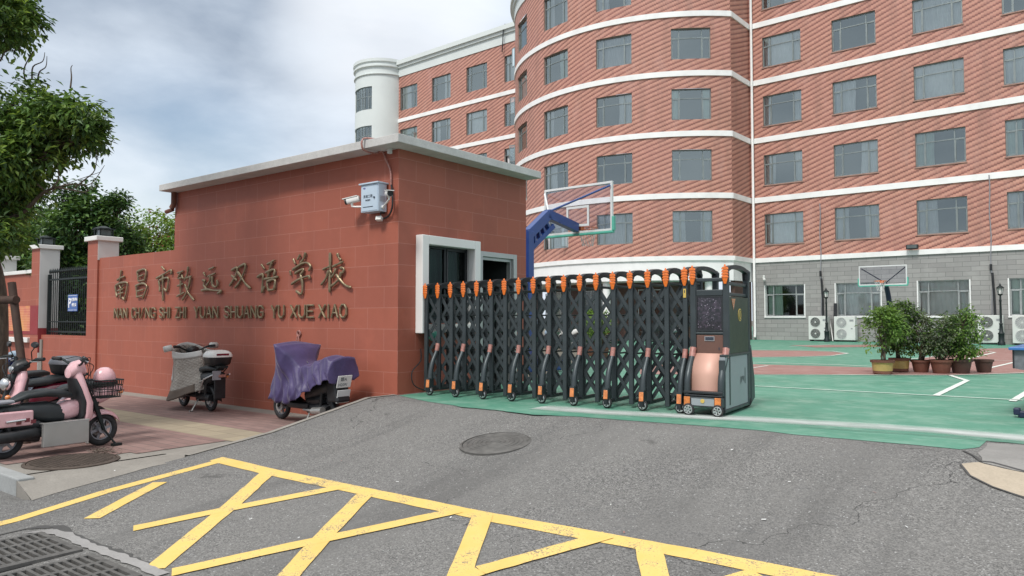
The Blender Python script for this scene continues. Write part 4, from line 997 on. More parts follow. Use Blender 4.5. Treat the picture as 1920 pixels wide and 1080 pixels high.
for wd, x0, x1 in (('NAN', 217, 241), ('CH', 250, 264), ('/', 267, 272), ('NG', 276, 294), ('SHI', 302, 322), ('ZHI', 332, 352), ('YUAN', 367, 411), ('SHUANG', 424, 496), ('YU', 512, 535), ('XUE', 548, 590), ('XIAO', 601, 652)):
    ua, ub = on_line(x0, 590, C0, e1)[0], on_line(x1, 590, C0, e1)[0]
    ws = [.35 if c == 'I' else 1 for c in wd]; tot = sum(ws) + .38 * (len(wd) - 1); x = ua; k = (ub - ua) / tot; m = MB()
    for c, w in zip(wd, ws):
        cw = w * k
        for st in GL[c]:
            P = [Vector((x + cw * q[0], -.026, 1.065 + .185 * q[1])) for q in st]; r = .018
            for a, b in zip(P, P[1:]):
                m.tube([a, b], r, 6, 0, flat=1.0, up=(0, 1, 0)); m.ball(b, r * .98, 6, 4)
            m.ball(P[0], r * .98, 6, 4)
        x += cw + .38 * k
    m.build('pinyin_letters', 'bronze', NS, smooth=40)

# ------------------------------------------------------------------ control box, cameras, conduit on the front
def wp(px, py, out=0.): u, z = on_line(px, py, FG @ Vector((0, -out, 0)), e1); return u, z
bx0, bz1 = wp(677, 348, .18); bx1, bz0 = wp(709, 395, .18)
t = thing('control_box', 'pale blue metal control box hung high on the red wall between cameras', 'box', FG)
m = MB(); m.box((bx0 + .0, -.18, bz0), (bx1, -.02, bz1)); m.build('casing', 'box', t, bevel=.006)
m = MB(); m.box((bx0 + .015, -.186, bz0 + .015), (bx1 - .015, -.1805, bz1 - .02)); dr = m.build('door', 'box', t, bevel=.003)
m = MB(); m.box((bx0 - .02, -.21, bz1 + .0005), (bx1 + .02, -.0, bz1 + .022)); m.build('rain_hood', 'box', t, bevel=.004)
w = bx1 - bx0; hgt = bz1 - bz0
text_mesh('系统工程', .048, 'writing', 'ink', dr, T(bx0 + w * .16, -.188, bz0 + hgt * .52) @ UP, ext=.0008)
text_mesh('安防监控', .026, 'writing', 'ink', dr, T(bx0 + w * .28, -.188, bz0 + hgt * .40) @ UP, ext=.0008)
text_mesh('中国', .026, 'writing', 'bluesticker', dr, T(bx0 + w * .14, -.188, bz0 + hgt * .84) @ UP, ext=.0008)
m = MB(); m.box((bx0 + w * .14, -.1885, bz0 + hgt * .17), (bx0 + w * .72, -.1862, bz0 + hgt * .195)); m.build('writing', 'ink', dr)
m = MB(); m.lathe([(.014, 0), (.014, .012), (0, .012)], (0, 0, 0), 12, 0, 'z', T(bx0 + w * .80, -.186, bz0 + hgt * .50) @ RX(pi / 2)); m.build('lock', 'ink', dr)
m = MB()
for k in range(6): m.box((bx1 + .0005, -.15, bz0 + .14 + .014 * k), (bx1 + .003, -.05, bz0 + .146 + .014 * k))
m.build('vent_slots', 'greyp', t)
def seccam(lab, base, joint, aim, s=1.):
    t = thing('security_camera', lab, 'camera', FG, 'white bullet cameras beside the control box')
    b, j, d = Vector(base), Vector(joint), Vector(aim).normalized()
    m = MB(); m.ball(b, .028 * s, 10, 6); m.tube([b, b.lerp(j, .75) + Vector((0, 0, -.006)), j, j + Vector((0, 0, .035))], .014 * s, 8); m.ball(j + Vector((0, 0, .03)), .022 * s, 10, 6); m.build('arm', 'whitep', t, smooth=40)
    c = j + Vector((0, 0, .085 * s)); R = d.to_track_quat('X', 'Z').to_matrix().to_4x4(); M = Matrix.Translation(c) @ R
    m = MB(M); m.loft([(-.12 * s, 0, .034 * s, .034 * s), (-.115 * s, 0, .042 * s, .042 * s), (.07 * s, 0, .044 * s, .044 * s)], 'x', 16, 3); m.box((-.10 * s, -.048 * s, .036 * s), (.125 * s, .048 * s, .048 * s)); m.build('body', 'whitep', t, smooth=40)
    m = MB(M); m.lathe([(.041 * s, .07 * s), (.043 * s, .10 * s), (.032 * s, .10 * s), (.030 * s, .09 * s), (0, .09 * s)], (0, 0, 0), 16, 0, 'x'); m.build('lens_ring', 'blackp', t, smooth=40)
    return t
u, z = wp(713, 391, .12); u2, z2 = wp(738, 374, .36)
seccam('white bullet camera right of the pale blue control box, pointing right', (bx1 + .012, -.10, z + .02), (bx1 + .26, -.22, z + .09), (.85, -.52, -.14), .95)
u3, z3 = wp(672, 388, .15)
seccam('white bullet camera left of the pale blue control box, pointing left', (bx0 - .012, -.12, z3 + .0), (bx0 - .17, -.20, z3 + .01), (-.85, -.45, -.20), 1.0)
t = thing('security_light', 'small square white sensor below the pale blue control box', 'camera', FG)
u, z = wp(712, 410, .08)
m = MB(T(u, -.09, z) @ RZ(.3) @ RX(-.35)); m.box((-.045, -.03, -.03), (.045, .03, .03)); m.build('housing', 'whitep', t, bevel=.006)
m = MB(); m.tube([(u + .01, -.0, z + .09), (u + .01, -.07, z + .08), (u + .01, -.08, z + .03)], .012, 6); m.build('bracket', 'blackp', t)
m = MB(); P = [wp(x, y, .03) for x, y in ((733, 348), (733, 330), (731, 316), (724, 300), (716, 283))]
pts = [(u, -.03, z) for u, z in P] + [(P[-1][0] - .04, -.12, 3.38), (P[-1][0] - .05, -.33, 3.40), (P[-1][0] - .05, -.33, 3.55), (P[-1][0] + .02, -.10, 3.57)]
m.tube(smoothline([Vector(p) for p in pts], 4), .014, 8)
t = thing('conduit', 'thin pinkish conduit running from the roof edge down to the cameras', 'cable', FG); m.build('pipe', 'redlens', t, smooth=50)
m = MB(); P = [wp(x, y, .05) for x, y in ((733, 346), (735, 372), (734, 390), (728, 404), (718, 410))]; m.tube(smoothline([Vector((u, -.04, z)) for u, z in P], 4), .013, 8); m.build('cable', 'blackp', t, smooth=50)
# hose / cable by the gate
t = thing('loose_cable', 'thin dark cable looping down the gatehouse wall behind the gate', 'cable', FG)
m = MB(); m.tube(smoothline([Vector(p) for p in ((.03, .42, .62), (.05, .40, .45), (.06, .22, .30), (.08, .24, .12), (.12, .42, .03))], 4), .008, 6); m.build('cable', 'blackp', t, smooth=50)

# ------------------------------------------------------------------ retractable gate
G0 = at_z(803, 741, 0); G1 = at_z(1341, 780, 0); gd = (G1 - G0); FGT = frame(G0, atan2(gd.y, gd.x))
GT = thing('retractable_gate', 'dark folding lattice gate on small wheels with orange reflectors on every post', 'gate', FGT)
FW = .50; PH = 1.50
px_ = [-.20 + .2225 * k for k in range(18)]
def hgt_(x): return 1.475 + .025 * max(0, x) / 1.0
def mk_wheel(parent, x, y, R=.062, spokes=5):
    m = MB(); m.torus((x, y, R), R - .016, .018, 20, 8); w = m.build('wheel', 'rubber', parent, smooth=0)
    r = MB(); r.torus((x, y - .014, R), R - .022, .007, 20, 6); r.lathe([(.012, y - .024), (.012, y + .02)], (x, 0, R), 10, 0, 'y')
    for k in range(spokes):
        a = 2 * pi * k / spokes + .3; r.bar((x, y - .017, R), (x + cos(a) * (R - .022), y - .017, R + sin(a) * (R - .022)), .015, .018, up=(0, 1, 0))
    r.build('rim', 'chrome', w, smooth=40); return w
def reflector(parent, x, y, z):
    m = MB()
    m.loft([(z - .07, x, .014, .008, y - .036), (z - .02, x, .030, .012, y - .038), (z + .0, x, .033, .013, y - .038)], 'z', 10, 2)
    for k in range(4): m.loft([(z + .0 + k * .030, x, .041, .014, y - .04), (z + .012 + k * .030, x, .037, .015, y - .04), (z + .026 + k * .030, x, .029, .013, y - .04)], 'z', 10, 2)
    m.loft([(z + .12, x, .016, .012, y - .036), (z + .145, x, .006, .006, y - .036)], 'z', 8, 2)
    return m.build('reflector', 'orange', parent, smooth=30)
def leg_pts(x, y, front=True):
    # fairing that leaves the post at 0.66 m and kicks out to the wheel
    s = -1
    return [(x, y - .03, .66), (x, y - .06, .58), (x, y - .13, .47), (x, y - .175, .34), (x, y - .19, .22)]
def fairing(parent, x, y):
    m = MB(); P = leg_pts(x, y); m.tube(smoothline([Vector(p) for p in P], 3), [.024 + .004 * min(4, k / 3) for k in range(13)], 10, 0, flat=1.0); m.box((x - .032, y - .24, .10), (x + .032, y - .15, .235)); m.tube([(x, y - .20, .06), (x, y - .20, .22)], .028, 8)
    lg = m.build('leg', 'gate', parent, smooth=40)
    m = MB(); m.tube([(x, y - .02, .70), (x, y - .048, .60)], .0305, 10); m.build('lens', 'redlens', lg, smooth=40)
    m = MB(T(x, y - .243, .155) @ RX(-.12)); m.box((-.026, -.006, -.045), (.026, .012, .06)); m.build('lens', 'amber', lg, bevel=.004)
    m = MB(); m.loft([(.045, x, .036, .05, y - .20), (.105, x, .030, .05, y - .21)], 'z', 12, 3); m.build('mudguard', 'gate2', lg, smooth=40)
    return lg
for k, x in enumerate(px_):
    h = hgt_(x); m = MB(); wide = k == 17
    for y in (.20, .20 + FW):
        m.box((x - .028, y - .022, .04 if k % 2 == 0 else .06), (x + .028, y + .022, h))
    # base and top cross pieces
    m.box((x - .02, .222, .055), (x + .02, .20 + FW - .022, .095)); m.box((x - .014, .222, h - .12), (x + .014, .20 + FW - .022, h - .09)); m.box((x - .014, .222, .62), (x + .014, .20 + FW - .022, .64)); m.box((x - .014, .222, 1.08), (x + .014, .20 + FW - .022, 1.10))
    pf = m.build('post_frame', 'gate', GT, bevel=.006, seg=1)
    a = MB(); n = 10
    for i in range(n):
        t0, t1 = pi * i / n, pi * (i + 1) / n; c = .20 + FW / 2; R = FW / 2
        P = [(x, c - R * cos(t), h - .02 + .075 * sin(t) ** .8) for t in (t0, t1)]; a.bar(P[0], P[1], .056, .06)
    a.build('arch', 'gate2', pf)
    reflector(pf, x, .20, h - .075)
    m = MB(); m.lathe([(.02, h), (.03, h + .03), (.022, h + .06), (0, h + .075)], (x, .20 + FW, 0), 8); m.build('post_cap', 'gate2', pf, smooth=40)
    if k % 2 == 1:
        fairing(pf, x, .20); mk_wheel(pf, x, .0)
        m = MB(); m.box((x - .02, -.03, .06), (x + .02, .18, .095)); m.build('foot', 'gate2', pf, bevel=.005); m = MB(); m.box((x - .02, .74, .06), (x + .02, .92, .095)); m.build('foot', 'gate2', pf, bevel=.005)
        mk_wheel(pf, x, .92)
for k in range(17):
    xa, xb = px_[k] + .0, px_[k + 1]
    for y in (.232, .20 + FW - .034):
        m = MB(); n = 5; z0 = .14; st = (hgt_(xa) - .16 - z0) / n
        for i in range(n):
            za, zb = z0 + i * st, z0 + (i + 1) * st
            m.bar((xa, y, zb + .04), (xb, y, za - .04), .012, .038); m.bar((xa, y + .015, za - .04), (xb, y + .015, zb + .04), .012, .042)
        m.build('lattice', 'gate', GT)
        m = MB()
        for i in range(n + 1): m.tube([((xa + xb) / 2 if False else xa, y - .03, z0 + i * st), (xa, y + .03, z0 + i * st)], .012, 8)
        m.build('pivot_pins', 'gate2', GT)
# drive unit at the leading end
x0, x1 = 3.675, 4.045; HD = .80
hd = MB()
yb, yf = .20, .20 + HD
for x in (x0, x1):
    hd.box((x - .034, yb - .026, .10), (x + .034, yb + .026, 1.56)); hd.box((x - .034, yf - .03, .10), (x + .034, yf + .03, 1.54))
hd.box((x0 + .034, yb - .018, 1.30), (x1 - .034, yb + .01, 1.37)); hd.box((x0 + .034, yb + .01, .12), (x1 - .03, yf - .03, .70)); hd.box((x0 + .034, yb + .03, .70), (x1 - .034, yf - .05, 1.30))
hd.box((x0 + .034, yb - .02, 1.46), (x1 - .034, yb + .0, 1.50)); hd.box((x0 - .01, yb - .02, .87), (x1 + .01, yb + .0, .90))
hd.box((x1 - .02, yb + .026, 1.42), (x1 + .01, yf - .03, 1.46)); hd.box((x1 - .02, yb + .026, 1.30), (x1 + .01, yf - .03, 1.34))
HO = hd.build('drive_unit', 'gate', GT, bevel=.008)
m = MB(); m.box((x0 + .038, yb - .012, .92), (x1 - .038, yb + .004, 1.295)); m.build('display', 'screen', HO, bevel=.004)
m = MB()
for q in ((x0 + .034, x1 - .034, .905, .925), (x0 + .034, x1 - .034, 1.285, 1.30), (x0 + .034, x0 + .05, .925, 1.285), (x1 - .05, x1 - .034, .925, 1.285)): m.box((q[0], yb - .02, q[2]), (q[1], yb - .011, q[3]))
m.build('display_bezel', 'gate2', HO)
m = MB(); m.box((x0 + .036, yb - .014, .62), (x1 - .036, yb + .01, .865)); bp = m.build('upper_panel', 'brownp', HO, bevel=.003)
m = MB(); m.box(((x0 + x1) / 2 - .055, yb - .022, .80), ((x0 + x1) / 2 + .055, yb - .014, .85)); m.box(((x0 + x1) / 2 - .048, yb - .0235, .806), ((x0 + x1) / 2 + .048, yb - .0215, .844), 1); m.build('name_plate', ['chrome', 'ink'], bp)
m = MB(); m.box((x1 - .085, yb - .018, .70), (x1 - .075, yb - .014, .73)); m.build('keyhole', 'ink', bp)
# bulging lower cover, curved in profile
prof = [(yb - .02, .66), (yb - .05, .635), (yb - .12, .555), (yb - .165, .47), (yb - .18, .38), (yb - .185, .24)]
m = MB(); cv = smoothline([Vector((0, a, b)) for a, b in prof], 4)
for a, b in zip(cv, cv[1:]): m.face([(x0 + .03, a.y, a.z), (x1 - .03, a.y, a.z), (x1 - .03, b.y, b.z), (x0 + .03, b.y, b.z)])
m.build('lower_cover', 'pinkish', HO, smooth=0, solid=.008)
m = MB()
for xx in (x0 + .028, x1 - .028):
    pr = [(yb, .66)] + [(c.y, c.z) for c in cv] + [(yb, .24)]
    m.prism([(y, z) for y, z in pr], xx - .004, xx + .004, 'yz')
m.build('cover_cheek', 'gate2', HO)
for xx in (x0, x1):
    lg = MB(); P = smoothline([Vector(p) for p in ((xx, yb - .03, .68), (xx, yb - .07, .61), (xx, yb - .155, .50), (xx, yb - .215, .38), (xx, yb - .225, .22))], 3); lg.tube(P, .036, 12); o = lg.build('leg', 'gate', HO, smooth=40)
    l = MB(); l.tube([(xx, yb - .022, .72), (xx, yb - .062, .62)], .0385, 12); l.build('lens', 'redlens', o, smooth=40)
    reflector(HO, xx, yb, 1.50)
    mk_wheel(HO, xx + (.03 if xx == x0 else -.02), -.085, .064, 6)
m = MB(); m.box((x0 - .03, yb - .27, .235), (x1 + .03, yb - .02, .262)); m.box((x0 - .025, yb - .265, .205), (x1 + .025, yb - .02, .225)); m.build('ledge', 'gate2', HO, bevel=.006)
m = MB(); m.box((x0 - .03, yb - .27, .095), (x1 + .03, yb - .02, .200)); bo = m.build('bumper', 'gate', HO, bevel=.01)
m = MB(); m.box((x0 + .06, yb - .277, .11), (x1 - .06, yb - .268, .185)); m.build('bumper_panel', 'lgrey', bo)
m = MB(); m.lathe([(.022, 0), (.022, .008), (0, .008)], (0, 0, 0), 16, 0, 'z', T((x0 + x1) / 2, yb - .277, .16) @ RX(pi / 2)); m.build('round_sticker', 'gold', bo)
for xx in (x0 + .012, x1 - .02):
    m = MB(T(xx, yb - .277, .145)); m.box((-.034, -.008, -.055), (.034, .008, .055)); m.build('lens', 'amber', bo, bevel=.006)
# side face: black pillar, dark green upper panel, grey lower panel, rear fairing
sx = x1 + .034
m = MB(); m.box((x1 - .03, yb + .028, .66), (sx - .006, yf - .032, 1.29)); sp = m.build('side_panel', 'dgreen', HO)
m = MB(); m.box((x1 - .03, yb - .17, .07), (sx - .003, yf - .10, .63)); lp = m.build('lower_side_panel', 'lgrey', HO, bevel=.004)
m = MB(); m.box((x1 - .03, yb - .20, .04), (sx + .004, yb - .172, .60)); m.box((x1 - .03, yf - .10, .04), (sx + .004, yf + .0, .63)); m.box((x1 - .03, yb - .17, .63), (sx + .004, yf - .0, .658)); m.box((x1 - .03, yb - .2, .035), (sx + .004, yf, .068)); m.build('side_frame', 'gate', HO, bevel=.005)
m = MB(); m.prism([(yf, .70), (yf + .03, .74), (yf + .10, .50), (yf + .16, .34), (yf + .17, .10), (yf + .02, .05)], x0 - .03, sx + .01, 'yz'); m.build('rear_fairing', 'gate', HO, bevel=.01)
m = MB(T(sx - .006, yb + .42, 1.09) @ RY(pi / 2)); m.lathe([(.072, 0), (.072, .003), (0, .003)], seg=28); m.build('round_sticker', 'gold', sp)
m = MB(T(sx - .002, yb + .42, 1.09) @ RY(pi / 2)); m.torus((0, 0, .001), .055, .003, 28, 6, 'z'); m.box((-.03, -.004, .0), (.03, .004, .003)); m.build('sticker_print', 'ink', sp)
m = MB(); m.face([(sx - .002, yb + .09, 1.27), (sx - .002, yb + .24, 1.27), (sx - .002, yb + .165, 1.14)]); m.build('warning_sticker', 'amber', sp)
m = MB(); m.box((sx - .002, yf - .22, .30), (sx - .0005, yf - .20, .48))
for k in range(6): m.face([(sx - .001, yf - .40 + .028 * k, .30 + .018 * (3 - abs(k - 3))), (sx - .001, yf - .388 + .028 * k, .30 + .018 * (3 - abs(k - 3))), (sx - .001, yf - .388 + .028 * k, .39 - .0 * k), (sx - .001, yf - .40 + .028 * k, .39)])
m.build('emblem', 'gate', lp)
for xx in (x0, x1):
    a = MB(); n = 12; R = (HD) / 2; c = yb + R
    for i in range(n):
        P = [(xx, c - R * cos(pi * j / n), 1.55 + .085 * sin(pi * j / n) ** .7) for j in (i, i + 1)]; a.bar(P[0], P[1], .056, .045)
    a.tube([(xx, yf, 1.5), (xx, yf, 1.60), (xx, yf, 1.63)], [.045, .05, .02], 8); a.build('arch', 'gate2', HO)
m = MB(T(px_[17], .20 - .026, 1.335)); m.box((-.016, -.006, -.05), (.016, .0, .05)); m.box((-.005, -.008, .005), (.005, -.006, .035), 1); m.build('warning_plate', ['gold', 'ink'], GT)
mk_wheel(HO, x0 + .03, .98, .072, 6); mk_wheel(HO, x1 - .02, .98, .072, 6)
# floor rail the gate runs along
# ------------------------------------------------------------------ basketball stands
def hoop(lab, M, near):
    # local: x along the board (centre 0), +y to the playing side, post behind at -y
    t = thing('basketball_stand', lab, 'basketball hoop', M)
    zb, ztp = (2.90, 3.95) if near else (2.40, 3.20); W2 = .90
    fr = MB(); b = .03
    fr.box((-W2, -b, ztp - .05), (W2, b, ztp)); fr.box((-W2, -b, zb), (-W2 + .045, b, ztp - .05)); fr.box((W2 - .045, -b, zb), (W2, b, ztp - .05)); fr.box((-W2 + .045, -b, zb), (W2 - .045, b, zb + .045))
    f = fr.build('board_frame', 'wmetal', t, bevel=.005)
    m = MB(); m.box((-W2 + .045, -.006, zb + .045), (W2 - .045, .006, ztp - .05)); m.build('board', 'clear', f)
    m = MB()
    for q in ((-.30, -.25, zb + .15, zb + .60), (.25, .30, zb + .15, zb + .60), (-.25, .25, zb + .15, zb + .20), (-.25, .25, zb + .55, zb + .60)): m.box((q[0], -.009, q[2]), (q[1], .009, q[3]))
    if near: m.build('target_square', 'wmetal', f)
    m = MB(); m.box((-W2 - .02, -.045, zb - .05), (W2 + .02, .045, zb - .002))
    for s in (-1, 1): m.box((s * (W2 + .02) - .025, -.045, zb - .0), (s * (W2 + .02) + .025, .045, zb + .30))
    m.build('board_padding', 'mint', f, bevel=.01)
    m = MB(); m.torus((0, .38, zb + .15), .225, .010, 28, 6, 'z'); m.box((-.06, .03, zb + .08), (.06, .16, zb + .16)); m.build('rim', 'orange', t, smooth=40)
    m = MB()
    for k in range(12):
        a = 2 * pi * k / 12; a2 = a + .5
        m.tube([(.225 * cos(a), .38 + .225 * sin(a), zb + .15), (.16 * cos(a2), .38 + .16 * sin(a2), zb - .05), (.12 * cos(a), .38 + .12 * sin(a), zb - .25)], .004, 4)
        a2 = a - .5; m.tube([(.225 * cos(a), .38 + .225 * sin(a), zb + .15), (.16 * cos(a2), .38 + .16 * sin(a2), zb - .05), (.12 * cos(a), .38 + .12 * sin(a), zb - .25)], .004, 4)
    m.build('net', 'wmetal', t)
    col = 'hoopblue' if near else 'hoopdark'
    if near:
        py = -1.72; pz = 2.80
        m = MB(); m.box((-.085, py - .085, .2), (.085, py + .085, pz)); m.build('post', col, t, bevel=.012)
        a = MB(); A = (0, py, pz - .06); E = (0, -1.08, 3.20); D = (0, -.06, 3.02)
        a.bar(A, E, .15, .20); a.bar((0, -1.12, 3.21), D, .15, .19); a.ball((0, -1.09, 3.19), (.073, .11, .10), 12, 8)
        a.bar((0, py + .02, 2.42), (0, -.92, 2.98), .13, .10); 
        for k in range(5):
            s = k / 4.6; p = Vector((0, py + .02, 2.44)).lerp(Vector((0, -.95, 2.97)), s); q = Vector((0, py + .04, 2.76)).lerp(Vector((0, -1.12, 3.12)), s); a.bar(p, q, .11, .06, 0, (0, 1, 0))
        a.build('arm', col, t, bevel=.008)
        m = MB()
        m.tube([(0, -1.05, 3.26), (W2 - .03, -.05, ztp - .10)], .022, 8); m.build('brace', 'hoopblue', t, smooth=40)
        m = MB(); m.tube([(0, -1.05, 3.26), (-W2 + .03, -.05, ztp - .10)], .022, 8); m.build('brace', 'wmetal', t, smooth=40)
        m = MB(); m.lathe([(.05, 0), (.07, .03), (.07, .08), (.04, .12)], (0, 0, 0), 12, 0, 'z', T(0, -.12, 3.0) @ RX(-pi / 2)); m.build('bracket', 'blackp', t, smooth=40)
        m = MB(); m.box((-.5, py - 1.0, .02), (.5, py + .55, .28)); m.build('base', col, t, bevel=.03)
    else:
        m = MB(); pts = smoothline([Vector(p) for p in ((0, -.10, 2.50), (.0, -.45, 2.42), (0, -.85, 1.95), (0, -1.05, 1.3), (0, -1.10, .3))], 4); m.tube(pts, [.085 + .03 * k / len(pts) for k in range(len(pts))], 10); m.build('post', col, t, smooth=40)
        for s in (-1, 1):
            m = MB(); m.tube([(0, -.42, 2.50), (s * (W2 - .08), -.05, ztp - .10)], .022, 8); m.build('brace', 'hoopdark', t)
        m = MB(); m.box((-.45, -1.9, .02), (.45, -.75, .3)); m.build('base', col, t, bevel=.03)
    return t
# near stand: the board's right end was measured at depth 15.5 m
Rr = Vector((190 / F_PX * 15.5, 15.5, 0)); cN = Rr - uB * .9
hoop('blue armed basketball stand with clear backboard behind the gatehouse', Matrix.Translation(cN) @ RZ(atan2(uB.y, uB.x)), True)
cF = Vector(((1656 - 960) / F_PX * 30.0, 30.0, 0))
hoop('dark armed basketball stand with clear backboard behind the potted plants', Matrix.Translation(cF) @ RZ(atan2(uB.y, uB.x) + pi), False)

# ------------------------------------------------------------------ air conditioner units, lamp posts
def acunit(lab, x, w, h, dark, rot=0, y=-.75):
    t = thing('air_conditioner', lab, 'air conditioner', FB @ T(x, y, 0) @ RZ(rot), 'air conditioner units along the grey wall')
    m = MB(); m.box((0, 0, .08), (w, .36, h)); m.build('casing', 'acw', t, bevel=.015)
    m = MB(); m.box((.05, .03, .0), (.12, .33, .08)); m.box((w - .12, .03, .0), (w - .05, .33, .08)); m.build('foot', 'blackp', t)
    fx = w * .36
    for k in range(2):
        cz = .08 + (h - .08) * (.26 + .48 * k); R = min((h - .08) * .215, fx * .86)
        f = MB(T(fx, -.004, cz) @ RX(pi / 2)); f.lathe([(R, 0), (R, .012), (R * .94, .012), (R * .94, -.0)], seg=28)
        if not dark:
            for i in range(1, 6): f.torus((0, 0, .01), R * i / 6, .006, 24, 4, 'z')
            for i in range(8): a = pi * i / 8; f.bar((-R * cos(a), -R * sin(a), .009), (R * cos(a), R * sin(a), .009), .008, .006)
        else:
            for i in range(1, 9): f.torus((0, 0, .01), R * i / 9, .003, 24, 4, 'z')
            f.lathe([(R * .16, .01), (R * .12, .02), (0, .02)], seg=12)
        fo = f.build('fan_grille', 'acw', t, smooth=40)
        d = MB(T(fx, -.002, cz) @ RX(pi / 2)); d.lathe([(R * .95, 0), (R * .95, .003), (0, .003)], seg=28); d.build('fan_recess', 'blackp' if dark else 'greyp', fo)
    m = MB(); 
    for k in range(8): m.box((w * .74, -.004, h * .80 + .012 * k), (w * .93, -.001, h * .80 + .005 + .012 * k))
    m.box((w * .80, -.004, h * .5), (w * .88, -.001, h * .54)); m.build('print', 'greyp', t)
    return t
acunit('white outdoor unit with two dark fans left of the first lamp post', 2.93, .86, 1.16, True)
acunit('white outdoor unit with two pale grilles right of the first lamp post', 4.05, .90, 1.14, False)
acunit('white outdoor unit with two dark fans beside the right hand lamp post', 9.58, .86, 1.18, True)
acunit('white outdoor unit with pale grilles at the right edge of the photo', 10.74, .90, 1.18, False)
def lamp(lab, x, y=-1.15, h=2.35):
    t = thing('lamp_post', lab, 'lamp post', FB @ T(x, y, 0), 'short black lamp posts by the grey wall')
    m = MB(); m.lathe([(.13, 0), (.13, .12), (.10, .16), (.10, .42), (.12, .46), (.07, .52), (.055, .8), (.07, .84), (.045, .88), (.035, 1.7), (.05, 1.73), (.035, 1.77), (.03, h - .42), (.08, h - .38), (.09, h - .35)], seg=14); m.build('pole', 'iron', t, smooth=50)
    m = MB()
    for k in range(6):
        a = 2 * pi * k / 6; m.bar((.075 * cos(a), .075 * sin(a), h - .35), (.115 * cos(a), .115 * sin(a), h - .12), .012, .012)
    m.lathe([(.15, h - .12), (.11, h - .07), (.04, h - .02), (.03, h + .03), (.012, h + .06), (0, h + .11)], seg=12); hd = m.build('lantern', 'iron', t, smooth=40)
    m = MB(); m.lathe([(.068, h - .34), (.105, h - .125)], seg=6); m.build('lantern_glass', 'whitep', hd)
lamp('black garden lamp post standing between the two left outdoor units', 3.86)
lamp('black garden lamp post between the two right hand outdoor units', 10.42)
t = thing('leaning_board', 'dark board leaning on the wall behind the first lamp post', 'board', FB)
m = MB(T(3.86, -.25, 0) @ RX(-.10)); m.box((.0, -.02, 0), (.14, .02, 1.75)); m.build('board', 'blackp', t)
t = thing('leaning_pipe', 'white pipe leaning between two outdoor units', 'pipe', FB)
m = MB(); m.tube([(3.72, -.2, .95), (4.06, -.95, .03)], .02, 6); m.build('pipe', 'whitep', t)

# ------------------------------------------------------------------ leaves
def leaves(blobs, n, L, Wd, seed, mats=3, weights=(.6, .3, .1), droop=.35, shell=.55, mb=None, wp_=.75):
    rnd = random.Random(seed); mb = mb or MB(); V = [(b[3] * b[4] * b[5]) ** wp_ for b in blobs]; tot = sum(V)
    ni, cl = 0, 7
    while ni < n:
        b = rnd.choices(blobs, V)[0]
        while True:
            p = Vector((rnd.uniform(-1, 1), rnd.uniform(-1, 1), rnd.uniform(-1, 1)))
            if p.length <= 1: break
        r = p.length
        if r > 0: p = p / r * (shell + (1 - shell) * r ** .5) if rnd.random() < .8 else p
        c = Vector((b[0] + p.x * b[3], b[1] + p.y * b[4], b[2] + p.z * b[5]))
        if noise.noise(c * 1.9 + Vector((seed, 0, 0))) < -.12 and rnd.random() < .85: ni += 1; continue
        out = Vector((p.x, p.y, p.z * .6)).normalized() if p.length > 0 else Vector((0, 0, 1))
        mi = rnd.choices(range(mats), weights[:mats])[0]
        for k in range(cl):                                      # a twig end with its leaves
            a = rnd.uniform(0, 2 * pi); d = (Vector((cos(a), sin(a), rnd.uniform(-.9, .5) - droop)) + out * .9).normalized()
            q = c + Vector((rnd.gauss(0, L * .7), rnd.gauss(0, L * .7), rnd.gauss(0, L * .55)))
            l = L * rnd.uniform(.7, 1.2); w = Wd * rnd.uniform(.8, 1.15); side = d.cross(Vector((rnd.gauss(0, .4), rnd.gauss(0, .4), 1))).normalized(); nrm = side.cross(d).normalized()
            i = [mb.P(v) for v in (q, q + d * l * .45 + side * w * .5 + nrm * w * .12, q + d * l - nrm * l * .10, q + d * l * .45 - side * w * .5 + nrm * w * .12)]
            mb.idx((i[0], i[1], i[2]), mi); mb.idx((i[0], i[2], i[3]), mi)
            ni += 1
    return mb
def limb(m, P, r0, r1, seg=8):
    Q = smoothline([Vector(p) for p in P], 4); n = len(Q); m.tube(Q, [r0 + (r1 - r0) * k / (n - 1) for k in range(n)], seg)
def tree(lab, M, trunkP, r, blobs, n, L, Wd, seed, mats, w, limbs=(), group=None, twigs=0, name='tree', trunk='bark', droop=.35, wpw=.75):
    t = thing(name, lab, 'tree' if name == 'tree' else 'shrub', M, group)
    m = MB(); limb(m, trunkP, r, r * .55, 12)
    for l in limbs: limb(m, l[0], l[1], l[2])
    rnd = random.Random(seed + 5)
    top = Vector(trunkP[-1])
    for b in blobs:
        e = Vector(b[:3]); s = top.lerp(Vector(trunkP[-2]), rnd.random() * .7); mid = s.lerp(e, .5) + Vector((rnd.gauss(0, .1), rnd.gauss(0, .1), -.06)); limb(m, (s, mid, e), r * .35, r * .1, 6)
        for k in range(3): e2 = e + Vector((rnd.uniform(-1, 1) * b[3], rnd.uniform(-1, 1) * b[4], rnd.uniform(-.6, .9) * b[5])) * .8; limb(m, (e.lerp(s, .3), e.lerp(e2, .5), e2), r * .13, r * .04, 5)
    m.build('trunk', trunk, t, smooth=0)
    c = leaves(blobs, n, L, Wd, seed, len(mats), w, droop, wp_=wpw); c.build('crown', list(mats), t, recalc=False)
    return t
def pz(px, py, Y): q = ray(px, py) * (Y / ray(px, py).y); return (q.x, q.y, q.z + CAM_Z)
